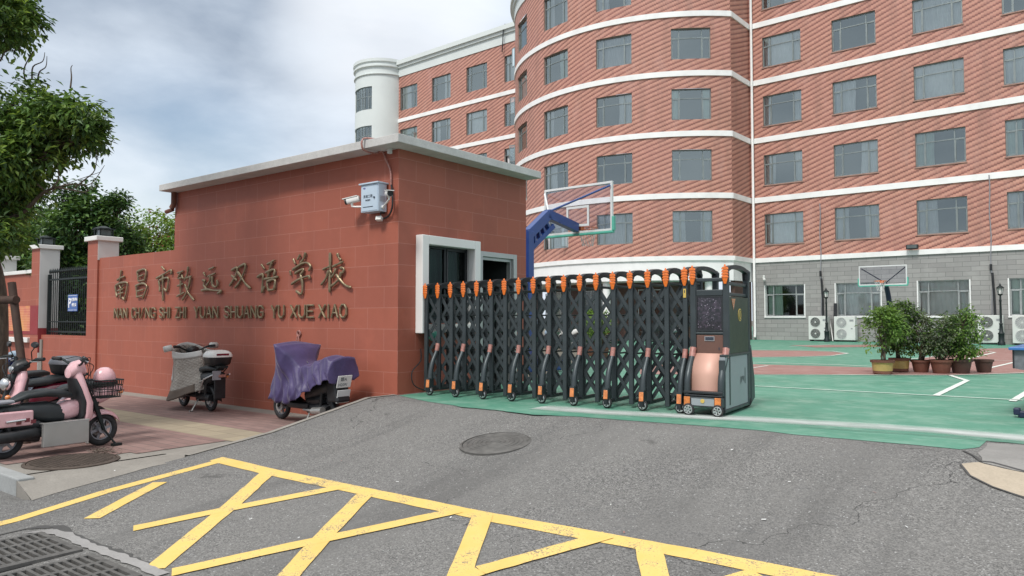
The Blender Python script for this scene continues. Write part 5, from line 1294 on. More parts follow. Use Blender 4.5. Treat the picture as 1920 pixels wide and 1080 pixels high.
# big street tree at the left: trunk beside the frame, crown reaching over the pavement
tb = Vector(pz(-12, 700, 9.2)); tb.z = SWZ
bl = []
for px, py, Y, a, b in ((8, 38, 9.0, .38, .32), (-70, -40, 9.2, .75, .6), (25, 190, 9.1, .40, .30), (95, 225, 9.0, .36, .27), (150, 215, 8.9, .24, .20), (135, 262, 9.1, .27, .22), (70, 285, 9.2, .36, .24), (10, 300, 9.0, .45, .32), (-40, 240, 9.2, .6, .6), (22, 345, 9.3, .34, .19), (5, 385, 9.3, .34, .18), (-5, 440, 9.0, .26, .20), (88, 300, 9.0, .18, .12),
                        (-150, 100, 9.6, .8, .9), (-160, 300, 9.2, .9, .6), (-40, 380, 9.2, .5, .30), (-200, -60, 9, 1.4, 1.1), (-60, -220, 9.5, 1.5, .9), (20, 385, 9.6, .22, .10), (165, 255, 9.0, .15, .16)):
    x, y, z = pz(px, py, Y); bl.append((x, y, z, a, a * 1.0, b))
TR_ = Vector(tb); l_ = [Vector((b[0], b[1], b[2])) - TR_ for b in bl]
bl = [(v.x, v.y, v.z, b[3], b[4], b[5]) for v, b in zip(l_, bl)]
def rel(px, py, Y): return tuple(Vector(pz(px, py, Y)) - TR_)
tw = []
for P in (((70, 345), (92, 362), (110, 350), (190, 322), 9.0), ((95, 355), (110, 335), (107, 300), (104, 290), 9.0), ((110, 350), (140, 345), (170, 345), (196, 310), 9.0), ((110, 352), (135, 356), (160, 360), (184, 345), 9.0), ((60, 150), (62, 125), (80, 115), (84, 98), 9.1), ((50, 160), (45, 130), (60, 100), (62, 96), 9.1), ((132, 165), (134, 145), (133, 128), (136, 122), 9.0), ((0, 115), (12, 95), (30, 95), (40, 88), 9.0), ((70, 155), (74, 135), (86, 125), (88, 105), 9.1), ((140, 352), (160, 336), (178, 318), (182, 280), 9.0)):
    Y = P[-1]; tw.append((tuple(rel(x, y, Y) for x, y in P[:-1]), .011, .003))
tw.append(((rel(-20, 420, 9.2), rel(40, 400, 9.2), rel(80, 362, 9.1), rel(112, 350, 9.0)), .035, .012))
tree('large camphor tree leaning over the pavement at the left edge', Matrix.Translation(TR_), [(0, 0, 0), (.03, .02, 1.2), (-.05, .05, 2.0), (-.35, .1, 2.7), (-.6, .1, 3.4)], .125, bl, 46000, .108, .046, 11, ('leafA', 'leafA2', 'leafA3'), (.5, .25, .25), tw, wpw=.42)
# support poles of the tree
t = thing('tree_support', 'dark brown wooden support frame propping the street tree', 'tree support', Matrix.Translation(TR_))
m = MB(); m.tube([rel(22, 530, 9.0), rel(42, 690, 8.9), (rel(52, 760, 8.8)[0], rel(52, 760, 8.8)[1], 0)], .045, 10); m.build('pole', 'wood', t, smooth=50)
m = MB(); m.tube([rel(-25, 563, 9.1), rel(31, 562, 8.93)], .05, 10); m.build('cross_bar', 'wood', t, smooth=50)
m = MB(); m.tube([rel(-12, 520, 9.5), (rel(-35, 520, 9.7)[0] , rel(-35, 520, 9.7)[1], 0)], .045, 10); m.build('pole', 'wood', t, smooth=50)
# greenery behind the wall
def bgtree(lab, px, Y, blobs, n, L, Wd, seed, mats, w, name='tree'):
    b0 = Vector(pz(px, 600, Y)); b0.z = -.3; B = []
    for x, y, dY, a, b in blobs: q = Vector(pz(x, y, Y + dY)) - b0; B.append((q.x, q.y, q.z, a, a, b))
    top = Vector((sum(q[0] for q in B) / len(B), sum(q[1] for q in B) / len(B), min(q[2] for q in B)))
    tree(lab, Matrix.Translation(b0), [(0, 0, 0), top * .5, top], .09, B, n, L, Wd, seed, mats, w, group='trees and shrubs behind the perimeter wall', name=name)
bgtree('leafy dark green shrub with upright shoots directly behind the railings', 150, 18.9, [(150, 430, 0, .7, .6), (120, 500, 0, .6, .7), (165, 540, -.2, .5, .8), (118, 570, .2, .35, .6), (180, 400, .3, .55, .45), (140, 380, .2, .35, .3), (165, 352, .2, .22, .28), (205, 395, .2, .25, .32), (118, 362, .1, .18, .22), (150, 600, 0, .6, .5)], 13000, .16, .075, 21, ('leafB', 'leafA', 'leafA3'), (.5, .3, .2), 'shrub')
bgtree('dark conifer like tree rising between pillar and gatehouse', 222, 19.0, [(222, 400, 0, .35, .5), (218, 440, 0, .5, .5), (222, 375, 0, .2, .25), (232, 470, 0, .5, .5), (240, 540, 0, .7, .8)], 6000, .13, .06, 22, ('leafB', 'leafA3', 'leafA'), (.5, .3, .2))
bgtree('light green tree with reddish leaves beside the gatehouse roof', 290, 23.0, [(275, 425, 0, .8, .5), (300, 440, 0, .7, .5), (255, 450, .3, .6, .5), (285, 470, -.4, .8, .5), (320, 460, 0, .6, .5), (290, 540, 0, 1.1, 1.1), (250, 520, 0, .9, .9), (330, 520, 0, .8, .9)], 10000, .15, .07, 23, ('leafC', 'leafA2', 'leafD'), (.6, .3, .10))
bgtree('mid green broad tree behind the mural wall', 40, 21.0, [(40, 430, 0, 1.0, .6), (85, 425, .3, .8, .5), (0, 460, 0, 1.1, .7), (60, 480, -.3, 1.0, .6), (20, 520, -.4, 1.0, .7), (-40, 500, 0, 1.2, 1.0), (95, 480, 0, .8, .8)], 13000, .16, .07, 24, ('leafA', 'leafC', 'leafB'), (.45, .25, .3))
bgtree('tall dark tree at the far left behind the camphor crown', -30, 26.0, [(-20, 380, 0, 1.6, 1.2), (40, 410, 0, 1.2, .8), (110, 440, 0, 1.1, .8), (-60, 480, 0, 1.8, 1.4), (170, 450, 0, 1.2, .9), (60, 520, 0, 1.6, 1.2), (200, 500, 0, 1.4, 1.2), (130, 520, 0, 1.3, 1.2)], 13000, .20, .09, 25, ('leafA3', 'leafB', 'leafA'), (.5, .3, .2))

# ------------------------------------------------------------------ potted plants on the court
def pot(lab, px, py, Y0, r, h, mat, plant, seed, gname='potted_plant', dy=0):
    b = at_z(px, py, 0)
    t = thing(gname, lab, 'potted plant' if plant else 'pot', Matrix.Translation(b) @ RZ(random.Random(seed).uniform(0, 6)), 'row of pots on the court')
    m = MB()
    if mat == 'two': m.lathe([(r * .68, 0), (r * .86, .02), (r * .88, h * .25), (r * .90, h * .26), (r * .97, h * .80), (r * 1.1, h * .84), (r * 1.12, h), (r * .98, h), (r * .94, h * .86)], seg=28, ms=[0, 0, 0, 1, 1, 2, 2, 2]); m.build('pot', ['terra', 'ochre', 'terra'], t, smooth=40)
    else: m.lathe([(r * .70, 0), (r * .74, .01), (r * .96, h * .82), (r * 1.08, h * .84), (r * 1.1, h), (r * .98, h), (r * .94, h * .86)], seg=28); m.build('pot', mat, t, smooth=40)
    m = MB(); m.lathe([(r * .95, h * .88), (0, h * .90)], seg=20); m.build('soil', 'soil', t)
    if plant:
        blobs, n, w = plant; rnd = random.Random(seed); m = MB()
        st = w.get('stems', 6)
        for k in range(st):
            bb = blobs[k % len(blobs)]; a = rnd.uniform(0, 6.28)
            e = Vector((bb[0] + rnd.gauss(0, .6) * bb[3], bb[1] + rnd.gauss(0, .6) * bb[4], bb[2] + bb[5] * rnd.uniform(-.2, .8)))
            s = Vector((r * .25 * cos(a), r * .25 * sin(a), h * .88)); limb(m, (s, s.lerp(e, .45) + Vector((rnd.gauss(0, .05), rnd.gauss(0, .05), .05)), e), .018, .005, 6)
            for q in range(3):
                f = s.lerp(e, rnd.uniform(.35, .8)); g = f + Vector((rnd.gauss(0, .16), rnd.gauss(0, .16), rnd.uniform(.1, .3))); limb(m, (f, f.lerp(g, .5), g), .007, .003, 5)
        m.build('stems', 'bark', t, smooth=0)
        leaves(blobs, n, w.get('L', .075), w.get('W', .036), seed, 3, (.5, .3, .2), .25, .25).build('foliage', w['m'], t, recalc=False)
    return t
gE = ['leafE', 'leafC', 'leafA3']; gF = ['leafF', 'leafA3', 'leafE']; gD = ['leafA3', 'leafE', 'leafF']
pot('pot plant in a cream and brown banded pot, leftmost of the row', 1655, 702, 0, .19, .27, 'two', ([(0, 0, 1.0, .30, .30, .22), (-.15, 0, .85, .22, .22, .2), (.1, .1, .65, .22, .2, .2), (-.1, -.1, 1.1, .2, .2, .15)], 2300, dict(m=gE, stems=5)), 41)
pot('tall dense pot plant in a cream and red pot, second from the left', 1687, 697, 0, .18, .27, 'two', ([(0, 0, 1.05, .36, .34, .26), (.1, 0, .75, .30, .3, .28), (-.1, 0, 1.2, .25, .25, .18), (.05, 0, .5, .28, .26, .18), (.2, 0, 1.0, .22, .22, .22)], 4200, dict(m=gD, stems=8)), 42)
pot('sparse grey green pot plant in a plain terracotta pot', 1727, 698, 0, .17, .24, 'terra', ([(0, 0, .85, .24, .24, .25), (.05, 0, .6, .2, .2, .2), (-.03, 0, 1.02, .15, .15, .16)], 1300, dict(m=gF, stems=6, L=.07)), 43)
pot('bushy grey green pot plant in a dull red pot, third from the right', 1765, 700, 0, .19, .26, 'terra', ([(0, 0, .75, .30, .3, .25), (-.1, 0, .95, .2, .2, .18), (.05, 0, .5, .25, .25, .14)], 1800, dict(m=gF, stems=7, L=.07)), 44)
pot('light green spreading pot plant in a dark brown pot, with tall shoots', 1802, 700, 0, .19, .27, 'terrad', ([(0, 0, .80, .40, .38, .28), (-.2, 0, .95, .25, .25, .22), (.2, 0, .75, .25, .25, .3), (0, 0, .5, .35, .3, .18), (-.15, 0, 1.15, .12, .12, .12)], 3600, dict(m=gE, stems=9)), 45)
pot('small empty rust coloured pot at the right end of the plant row', 1845, 698, 0, .16, .25, 'terrad', None, 46, 'empty_pot')

# ------------------------------------------------------------------ table tennis table at the right edge
t = thing('table_tennis_table', 'blue topped table tennis table cut off by the right edge', 'table', Matrix.Translation((5.26, 7.86, 0)) @ RZ(atan2(uB.y, uB.x)))
m = MB(); m.box((0, 0, .715), (2.74, 1.52, .745)); m.build('table_top', 'tableblue', t, bevel=.006)
m = MB(); m.prism([(.045, .714), (2.69, .714), (2.69, .56), (.50, .56), (.30, .54), (.16, .50), (.045, .52)], .05, .075); m.prism([(.045, .714), (2.69, .714), (2.69, .56), (.50, .56), (.30, .54), (.16, .50), (.045, .52)], 1.44, 1.47); m.box((.045, .075, .53), (.07, 1.44, .714)); m.build('apron', 'tablegrey', t)
m = MB(); m.box((.03, .04, .52), (.044, .09, .712)); m.build('trim', 'blackp', t)
for y in (.12, 1.40):
    m = MB(); P = smoothline([Vector(p) for p in ((.20, y, .52), (.31, y, .42), (.38, y, .30), (.52, y, .14), (.80, y, .06))], 4); m.tube(P, .03, 8); m.build('leg', 'iron', t, smooth=50)
    m = MB(); m.box((.06, y - .04, .0), (.95, y + .04, .07)); m.box((.02, y - .05, .025), (.08, y + .05, .10)); m.build('foot', 'hoopdark', t, bevel=.012)

# ------------------------------------------------------------------ scooters (local: x forward, z up, origin below the rear axle)
def swheel(par, x, R=.19, y=0, rim='greyp', tr=.036, spokes=6):
    m = MB(); m.torus((x, y, R), R - tr, tr, 32, 10); w = m.build('wheel', 'rubber', par, smooth=0)
    r = MB(); r.torus((x, y, R), R - tr * 1.9, .012, 32, 8); r.lathe([(.045, y - .05), (.05, y - .03), (.05, y + .03), (.045, y + .05)], (x, 0, R), 16, 0, 'y')
    for k in range(spokes):
        a = 2 * pi * k / spokes + .2; r.bar((x + .03 * cos(a), y, R + .03 * sin(a)), (x + cos(a) * (R - tr * 1.8), y, R + sin(a) * (R - tr * 1.8)), .026, .018, up=(0, 1, 0))
    r.build('rim', rim, w, smooth=40); d = MB(); d.lathe([(.075, y + .045), (.078, y + .05), (0, y + .05)], (x, 0, R), 20, 0, 'y'); d.build('brake_disc', 'silver', w); return w
def scooter(name, lab, M, body, seatm='vinyl', wb=1.08, o=None, rim='greyp', group=None):
    o = o or {}; t = thing(name, lab, 'scooter', M, group)
    swheel(t, 0, rim=rim); swheel(t, wb, rim=rim)
    # chassis, swing arm, fork
    m = MB(); m.loft([(-.10, .22, .10, .05), (.15, .24, .12, .08), (.30, .22, .12, .08)], 'x', 14, 3); m.tube([(.3, .07, .2), (0, .075, .19)], .022, 8); m.tube([(.3, -.07, .2), (0, -.075, .19)], .022, 8)
    m.tube([(.02, .09, .22), (-.03, .1, .52)], .022, 8); m.tube([(.02, -.09, .22), (-.03, -.1, .52)], .022, 8); m.build('chassis', 'blackp', t, smooth=40)
    m = MB()
    for s in (-1, 1): m.tube([(wb, s * .065, .19), (wb - .10, s * .06, .50)], .020, 8); m.tube([(wb - .03, s * .065, .28), (wb - .12, s * .05, .56)], .027, 8)
    m.tube([(wb - .11, 0, .52), (wb - .27, 0, .93)], .028, 10); m.bar((wb - .11, -.08, .52), (wb - .11, .08, .52), .04, .03); m.build('fork', 'iron', t, smooth=40)
    # footboard and leg shield
    m = MB(); m.loft([(.24, .26, .14, .045), (.40, .25, .155, .05), (wb - .36, .25, .155, .05), (wb - .22, .32, .13, .06)], 'x', 18, 4); m.build('footboard', 'blackp', t, smooth=40)
    m = MB(); m.loft([(.27, wb - .24, .05, .10), (.36, wb - .20, .055, .15), (.52, wb - .20, .05, .165), (.68, wb - .25, .045, .15), (.82, wb - .29, .05, .115), (.88, wb - .30, .04, .08)], 'z', 20, 3); ls = m.build('leg_shield', body, t, smooth=40)
    m = MB(); m.loft([(.29, wb - .275, .04, .09), (.40, wb - .25, .045, .135), (.55, wb - .25, .045, .145), (.68, wb - .29, .04, .13), (.80, wb - .325, .04, .09)], 'z', 18, 3); m.build('shield_lining', 'blackp', ls, smooth=40)
    # front mudguard
    m = MB(); m.grid(lambda i, j: (wb + .225 * cos(radians(165 - 135 * i)), (j - .5) * .11 * (1 - .3 * abs(i - .5)), .19 + .225 * sin(radians(165 - 135 * i)) - .05 * (2 * j - 1) ** 2), 12, 6); m.build('front_mudguard', body, t, smooth=0, solid=.006)
    # rear body and seat
    short = o.get('short'); m = MB(); m.loft([(-.30, .50, .04, .02), (-.1, .49, .08, .05), (.15, .49, .10, .08), (.40, .45, .115, .12), (.55, .42, .10, .10)] if short else [(-.36, .60, .03, .03), (-.28, .58, .09, .06), (-.10, .54, .125, .10), (.12, .50, .135, .13), (.26, .46, .12, .13), (.36, .40, .10, .10)], 'x', 20, 2.8); rb = m.build('rear_body', o.get('rear', body), t, smooth=40)
    m = MB(); m.loft([(-.02, .36, .105, .06), (.12, .34, .115, .08), (.30, .32, .11, .07)], 'x', 14, 3); m.build('battery_cover', 'blackp', t, smooth=40)
    m = MB(); m.loft([(.06, .60, .07, .025), (.18, .65, .115, .04), (.38, .665, .125, .045), (.56, .64, .105, .045), (.65, .61, .06, .03)] if short else [(-.28, .68, .07, .03), (-.20, .69, .12, .045), (.02, .685, .13, .05), (.14, .655, .13, .055), (.30, .645, .11, .05), (.40, .625, .06, .03)], 'x', 20, 2.8); m.build('seat', seatm, t, smooth=40)
    m = MB(); m.grid(lambda i, j: (.235 * cos(radians(60 + 120 * i)), (j - .5) * .12, .19 + .235 * sin(radians(60 + 120 * i)) - .03 * (2 * j - 1) ** 2), 10, 4); m.build('rear_mudguard', 'blackp', t, smooth=0, solid=.006)
    m = MB(); m.box((-.375, -.06, .555), (-.34, .06, .60)); m.build('tail_light', 'redlens', t, bevel=.01)
    # handlebar with grips, levers, instrument hood, headlamp
    hx, hz = wb - .30, .96
    m = MB(); P = smoothline([Vector(p) for p in ((hx - .08, .33, hz + .06), (hx - .03, .24, hz + .05), (hx, .10, hz - .01), (hx, -.10, hz - .01), (hx - .03, -.24, hz + .05), (hx - .08, -.33, hz + .06))], 4); m.tube(P, .013, 8); hb = m.build('handlebar', 'iron', t, smooth=40)
    for s in (-1, 1):
        m = MB(); m.tube([(hx - .045, s * .235, hz + .052), (hx - .082, s * .345, hz + .06)], .02, 10); m.build('grip', 'rubber', hb, smooth=40)
        m = MB(); m.tube([(hx + .0, s * .20, hz + .04), (hx + .005, s * .25, hz + .03), (hx - .03, s * .33, hz + .035)], .007, 6); m.build('brake_lever', 'chrome', hb, smooth=40)
        if o.get('mirrors', True):
            m = MB(); m.tube([(hx - .02, s * .20, hz + .05), (hx + .01, s * .25, hz + .14), (hx + .0, s * .30, hz + .19)], .006, 6); mi = m.build('mirror_stalk', 'iron', hb, smooth=40)
            m = MB(T(hx - .0, s * .31, hz + .22) @ RZ(.2 * s)); m.loft([(-.012, 0, .05, .03), (.0, 0, .058, .036), (.018, 0, .045, .026)], 'x', 16, 2.4); m.build('mirror', o.get('mirror', 'blackp'), mi, smooth=40)
    if o.get('hood', True):
        m = MB(); m.loft([(hx - .07, hz - .02, .05, .03), (hx - .02, hz - .01, .095, .065), (hx + .06, hz - .04, .09, .07), (hx + .10, hz - .06, .05, .045)], 'x', 18, 2.4); hd_ = m.build('headlamp_hood', o.get('hoodm', body), t, smooth=40)
        m = MB(); m.loft([(hx + .088, hz - .055, .055, .045), (hx + .112, hz - .06, .048, .038), (hx + .12, hz - .06, .02, .015)], 'x', 16, 2.2); m.build('headlamp', 'chrome', hd_, smooth=40)
    # stand
    m = MB(); m.tube([(.22, .10, .2), (.16, .24, .01)], .012, 6); m.tube([(.16, .22, .012), (.15, .28, .012)], .012, 6); m.build('side_stand', 'silver', t)
    m = MB()
    for s in (-1, 1):
        m.tube(smoothline([Vector(p) for p in ((hx - .03, s * .22, hz + .03), (hx + .12, s * .16, hz - .02), (hx + .13, s * .05, hz - .14), (hx + .05, s * .03, hz - .26))], 4), .005, 5)
        m.tube(smoothline([Vector(p) for p in ((hx - .01, s * .20, hz + .05), (hx + .10, s * .12, hz + .07), (hx + .15, s * .02, hz - .04), (wb - .12, s * .05, .62), (wb - .02, s * .07, .30))], 4), .004, 5)
    m.build('control_cables', 'blackp', t, smooth=40)
    for s in (-1, 1):
        m = MB(T(-.30, s * .11, .56)); m.loft([(-.02, 0, .015, .015), (0, 0, .022, .02), (.02, 0, .012, .012)], 'x', 12, 2); m.build('indicator', 'amber', t, smooth=40)
    if o.get('topbox'):
        tbx, cm = o['topbox'], o.get('boxcol', 'greyp')
        m = MB(); m.box((-.42, -.06, .70), (-.18, .06, .735)); m.tube([(-.40, .07, .72), (-.20, .09, .62)], .01, 6); m.tube([(-.40, -.07, .72), (-.20, -.09, .62)], .01, 6); m.build('rack', 'iron', t)
        m = MB(); m.loft([(.735, tbx, .13, .135), (.76, tbx, .155, .165), (.86, tbx, .175, .19), (.868, tbx, .175, .19)], 'z', 24, 4); b = m.build('top_box', 'blackp', t, smooth=40)
        m = MB(); m.loft([(.868, tbx, .18, .195), (.885, tbx, .182, .197), (.93, tbx + .0, .165, .18), (.965, tbx + .01, .13, .14), (.975, tbx + .01, .08, .09)], 'z', 24, 4); m.build('lid', cm, b, smooth=40)
        if o.get('boxlens'): m = MB(); m.loft([(-.085, .905, .006, .016, 0), (.085, .905, .006, .016, 0)], 'x', 8, 3); m2 = MB(T(tbx - .172, 0, .908)); m2.box((-.008, -.10, -.016), (.008, .10, .018)); m2.build('reflector', 'maroon', b, bevel=.006)
    return t
hA = atan2(.83, .55)
# pink scooter facing the wall
MA = Matrix.Translation((-5.33, 7.82, SWZ + .006)) @ RZ(hA)
A = scooter('parked_scooter', 'pink electric scooter with front basket and silver side box facing the wall', MA, 'pink', wb=1.0, o=dict(mirrors=False, hood=False, rear='vinyl', short=1))
m = MB(); m.loft([(-.34, .585, .06, .018), (-.12, .59, .085, .025), (.06, .595, .08, .02)], 'x', 16, 3); m.build('rear_pad', 'greyp', A, smooth=40)
m = MB(); m.tube([(-.36, .08, .565), (.10, .10, .565)], .009, 6); m.tube([(-.36, -.08, .565), (.10, -.10, .565)], .009, 6); m.tube([(-.36, -.08, .565), (-.36, .08, .565)], .009, 6); m.build('rack', 'iron', A)
m = MB(); m.loft([(.42, .43, .07, .04), (.50, .44, .10, .09), (.60, .45, .105, .11), (.70, .46, .09, .10), (.76, .47, .06, .06)], 'x', 18, 2.6); m.build('centre_fairing', 'pink', A, smooth=40)
m = MB(); m.loft([(.62, .86, .07, .055), (.67, .90, .10, .085), (.76, .92, .085, .09), (.80, .88, .05, .05)], 'x', 18, 2.4); m.build('front_pod', 'pink', A, smooth=40)
m = MB(); m.ball((.78, 0, .98), (.05, .05, .045), 14, 8); m.lathe([(.04, 0), (.045, .02), (.02, .03)], (0, 0, 0), 14, 0, 'z', T(.80, 0, 1.0) @ RY(.8)); m.build('headlamp', 'blackp', A, smooth=40)
b = MB(); X0, X1, Y_, Z0, Z1 = .90, 1.17, .16, .56, .76
for z, k in ((Z0, .85), (Z0 + .07, .9), (Z0 + .14, .95), (Z1, 1)):
    c = (X0 + X1) / 2; hx_ = (X1 - X0) / 2 * k; P = [(c - hx_, -Y_ * k, z), (c + hx_, -Y_ * k, z), (c + hx_, Y_ * k, z), (c - hx_, Y_ * k, z), (c - hx_, -Y_ * k, z)]
    for p, q in zip(P, P[1:]): b.tube([p, q], .005 if z < Z1 else .008, 5)
for k in range(9):
    y = -1 + 2 * k / 8; c = (X0 + X1) / 2
    for s in (-1, 1): b.tube([(c + s * (X1 - X0) / 2 * .85, y * Y_ * .85, Z0), (c + s * (X1 - X0) / 2, y * Y_, Z1)], .0035, 5)
    if k < 8: x = X0 + (X1 - X0) * (k + .5) / 8; [b.tube([(c + (x - c) * .85, s * Y_ * .85, Z0), (x, s * Y_, Z1)], .0035, 5) for s in (-1, 1)]; b.tube([(c + (x - c) * .85, -Y_ * .85, Z0), (c + (x - c) * .85, Y_ * .85, Z0)], .0035, 5)
b.tube([(X0, 0, .6), (.80, 0, .62)], .01, 6); b.build('basket', 'iron', A)
m = MB(); m.box((.28, -.235, .10), (.75, -.185, .345)); m.box((.27, -.24, .345), (.76, -.15, .353)); m.build('side_box', 'silver', A, bevel=.004)
m = MB(); m.tube([(1.0, -.07, .19), (1.10, -.14, .02), (1.14, -.16, .02)], .012, 6); m.box((1.05, -.19, 0), (1.15, -.13, .03)); m.build('lock_bar', 'iron', A)
m = MB(); m.loft([(-.42, .20, .03, .03), (-.2, .235, .045, .055), (.0, .24, .05, .06), (.25, .26, .045, .05), (.34, .22, .02, .03)], 'x', 14, 3); 
for v in m.v: v.y -= .125
m.build('swing_arm_cover', 'blackp', A, smooth=40)
m = MB(); m.box((-.36, -.145, .34), (.22, -.112, .50)); m.build('rear_side_panel', 'pink', A, bevel=.02)
for k, xx in enumerate((.05, .13, .19)):
    m = MB(); m.box((xx, -.1475, .36 + .02 * (k % 2)), (xx + .05, -.1458, .40 + .02 * (k % 2))); m.build('sticker', 'maroon', A)
text_mesh('·ロ日田', .03, 'writing', 'ink', A, T(.02, -.1465, .455) @ UP, ext=.0004) if False else None
m = MB(); m.tube([(-.05, -.16, .40), (.13, -.165, .41)], .013, 8); m.build('footpeg', 'chrome', A, smooth=40)
# helmet carried in the basket
t = thing('helmet', 'pink half helmet lying in the basket of the pink scooter', 'helmet', MA)
m = MB(); m.loft([(.74, 1.03, .115, .105), (.78, 1.03, .122, .112), (.83, 1.03, .112, .102), (.875, 1.03, .085, .075), (.90, 1.03, .045, .04), (.905, 1.03, .01, .01)], 'z', 22, 2); m.build('shell', 'pink', t, smooth=40)
m = MB(); m.torus((1.03, 0, .745), .112, .008, 28, 6, 'z'); m.build('rim', 'maroon', t, smooth=0)
# second pink scooter, turned the other way at the picture's edge
MB_ = Matrix.Translation((-5.12, 9.05, SWZ + .006)) @ RZ(hA + pi)
B2 = scooter('parked_scooter', 'pink scooter with round headlamp and mirrors, facing away from the wall at the left edge', MB_, 'pink', wb=1.08, o=dict(mirrors=True, hoodm='blackp'))
for s in (-1, 1):
    m = MB(T(.95, s * .10, .60)); m.ball((0, 0, 0), (.03, .03, .03), 12, 8); m.build('indicator', 'amber', B2, smooth=0)
m = MB(T(.94, 0, .74)); m.ball((0, 0, 0), (.05, .075, .075), 14, 8); m.build('headlamp', 'chrome', B2, smooth=0)
MC = Matrix.Translation((-6.02, 9.78, SWZ + .006)) @ RZ(hA + pi + .1)
scooter('parked_scooter', 'dark red scooter carrying a grey and black top box behind the pink ones', MC, 'maroon', wb=1.1, o=dict(topbox=-.16, boxcol='greyp', mirrors=False))
MD = Matrix.Translation((-6.85, 10.5, SWZ + .006)) @ RZ(hA + pi + .15)
scooter('parked_scooter', 'pale blue scooter with white mirrors standing by the tree trunk', MD, 'pale_blue', wb=1.12, o=dict(mirror='whitep'))
t = thing('helmet', 'pale blue helmet with dark blue visor beside the tree support', 'helmet', Matrix.Translation(pz(28, 676, 9.6)) @ RZ(-1.2))
m = MB(); m.ball((0, 0, 0), (.14, .12, .13), 20, 12); m.build('shell', 'pale_blue', t, smooth=0)
m = MB(); m.grid(lambda i, j: (.147 * cos(radians(-75 + 150 * i)) * cos(radians(-30 + 45 * j)), .127 * sin(radians(-75 + 150 * i)) * cos(radians(-30 + 45 * j)), .137 * sin(radians(-30 + 45 * j))), 14, 6); m.build('visor', 'navy', t, smooth=0, solid=.004)
# scooter under a quilted wind apron
hF = atan2(.68, -.73)
MF = Matrix.Translation((-4.78, 11.82, SWZ + .006)) @ RZ(hF)
Fs = scooter('parked_scooter', 'white and black scooter with white top box, quilted apron over its front', MF, 'blackp', wb=1.0, o=dict(topbox=-.20, boxcol='whitep', boxlens=1, mirrors=False))
m = MB(); m.tube([(-.34, .13, .60), (-.05, .15, .52), (.1, .15, .30)], .014, 8); m.tube([(-.34, -.13, .60), (-.05, -.15, .52), (.1, -.15, .30)], .014, 8); m.tube([(-.2, .145, .56), (.16, .15, .44)], .012, 8); m.tube([(-.2, -.145, .56), (.16, -.15, .44)], .012, 8); m.build('side_rail', 'chrome', Fs, smooth=40)
m = MB(); m.box((-.30, -.09, .22), (-.27, .09, .60)); m.build('mud_flap', 'blackp', Fs, bevel=.01)
m = MB(); m.box((-.36, .02, .52), (-.345, .15, .66)); m.build('plate', 'greyp', Fs)
t = thing('quilted_apron', 'grey brown quilted wind apron hanging over the front of the scooter', 'cover', MF)
def apron(i, j):
    # i: across from left knee flap round the bars to the right; j: from top edge down
    a = radians(-112 + 285 * i); s = sin(a); c = cos(a)
    zt = 1.0 + .04 * cos(a * 2) - .05 * abs(s) - (.10 * max(0, -c)); zb = .14 + .30 * max(0, -s) + (.22 * max(0, -c) if s > 0 else 0)
    z = zt + (zb - zt) * j; rx = .24 + .20 * j; ry = .32 - .05 * sin(j * pi) + .06 * j
    w = .02 * sin(i * 34 + j * 3) * j + .012 * noise.noise(Vector((i * 9, j * 6, 2)))
    return ((.66 + (rx + w) * c * (1.55 if c < 0 else 1), (ry + w) * s, z + .02 * noise.noise(Vector((i * 7, j * 3, 0)))))
m = MB(); m.grid(apron, 64, 34, 0, (1.5, .85)); ap = m.build('quilt', 'quilt', t, smooth=0, solid=.014)
m = MB(); m.grid(lambda i, j: Vector(apron(i, -.03 + .17 * j)) + Vector((.012 * cos(radians(-112 + 285 * i)), .012 * sin(radians(-112 + 285 * i)), .012)), 64, 4); m.build('collar', 'quiltw', t, smooth=0, solid=.012)
m = MB(); m.grid(lambda i, j: Vector(apron(.60 + .30 * i, .80 + .20 * j)) + Vector((.010 * cos(radians(-112 + 285 * (.6 + .3 * i))), .010 * sin(radians(-112 + 285 * (.6 + .3 * i))), 0)), 20, 6); m.build('hem', 'quiltb', t, smooth=0, solid=.008)
m = MB(); m.grid(lambda i, j: Vector(apron(.50 + .10 * i + .05 * j, .06 + .55 * j)) + Vector((.012 * cos(radians(-112 + 285 * (.5 + .1 * i))), .012 * sin(radians(-112 + 285 * (.5 + .1 * i))), 0)), 8, 16); m.build('pale_panel', 'quiltw', t, smooth=0, solid=.006)
m = MB(); m.tube([(.70, .34, 1.0), (.72, .46, .97)], .05, 10); m.tube([(.70, -.30, 1.02), (.72, -.42, 1.02)], .05, 10); m.build('glove', 'quiltw', t, smooth=0)
# scooter under a purple rain cover
MG = Matrix.Translation((-2.57, 10.31, SWZ + .006)) @ RZ(atan2(.609, -.793))
Gs = scooter('parked_scooter', 'black scooter with number plate mostly hidden under a purple cover', MG, 'blackp', wb=1.02, o=dict(mirrors=False), rim='greyp')
m = MB(); m.tube([(-.12, .16, .22), (.10, .15, .20)], .05, 12); m.tube([(.10, .15, .20), (.35, .12, .20)], .018, 8); m.build('exhaust', 'silver', Gs, smooth=40)
pm = T(-.395, .02, .62) @ RY(-.25); m = MB(pm); m.box((-.006, -.12, -.085), (.004, .12, .085)); pl = m.build('number_plate', 'whitep', Gs, bevel=.004)
text_mesh('赣A', .065, 'writing', 'ink', pl, pm @ T(-.0075, .075, .012) @ RZ(-pi / 2) @ UP, ext=.0004)
text_mesh('H2091', .058, 'writing', 'ink', pl, pm @ T(-.0075, .10, -.06) @ RZ(-pi / 2) @ UP, ext=.0004)
pm = T(-.375, .02, .42) @ RY(-.22); m = MB(pm); m.box((-.006, -.11, -.09), (.004, .11, .09)); m.build('sticker', 'wmetal', Gs, bevel=.004)
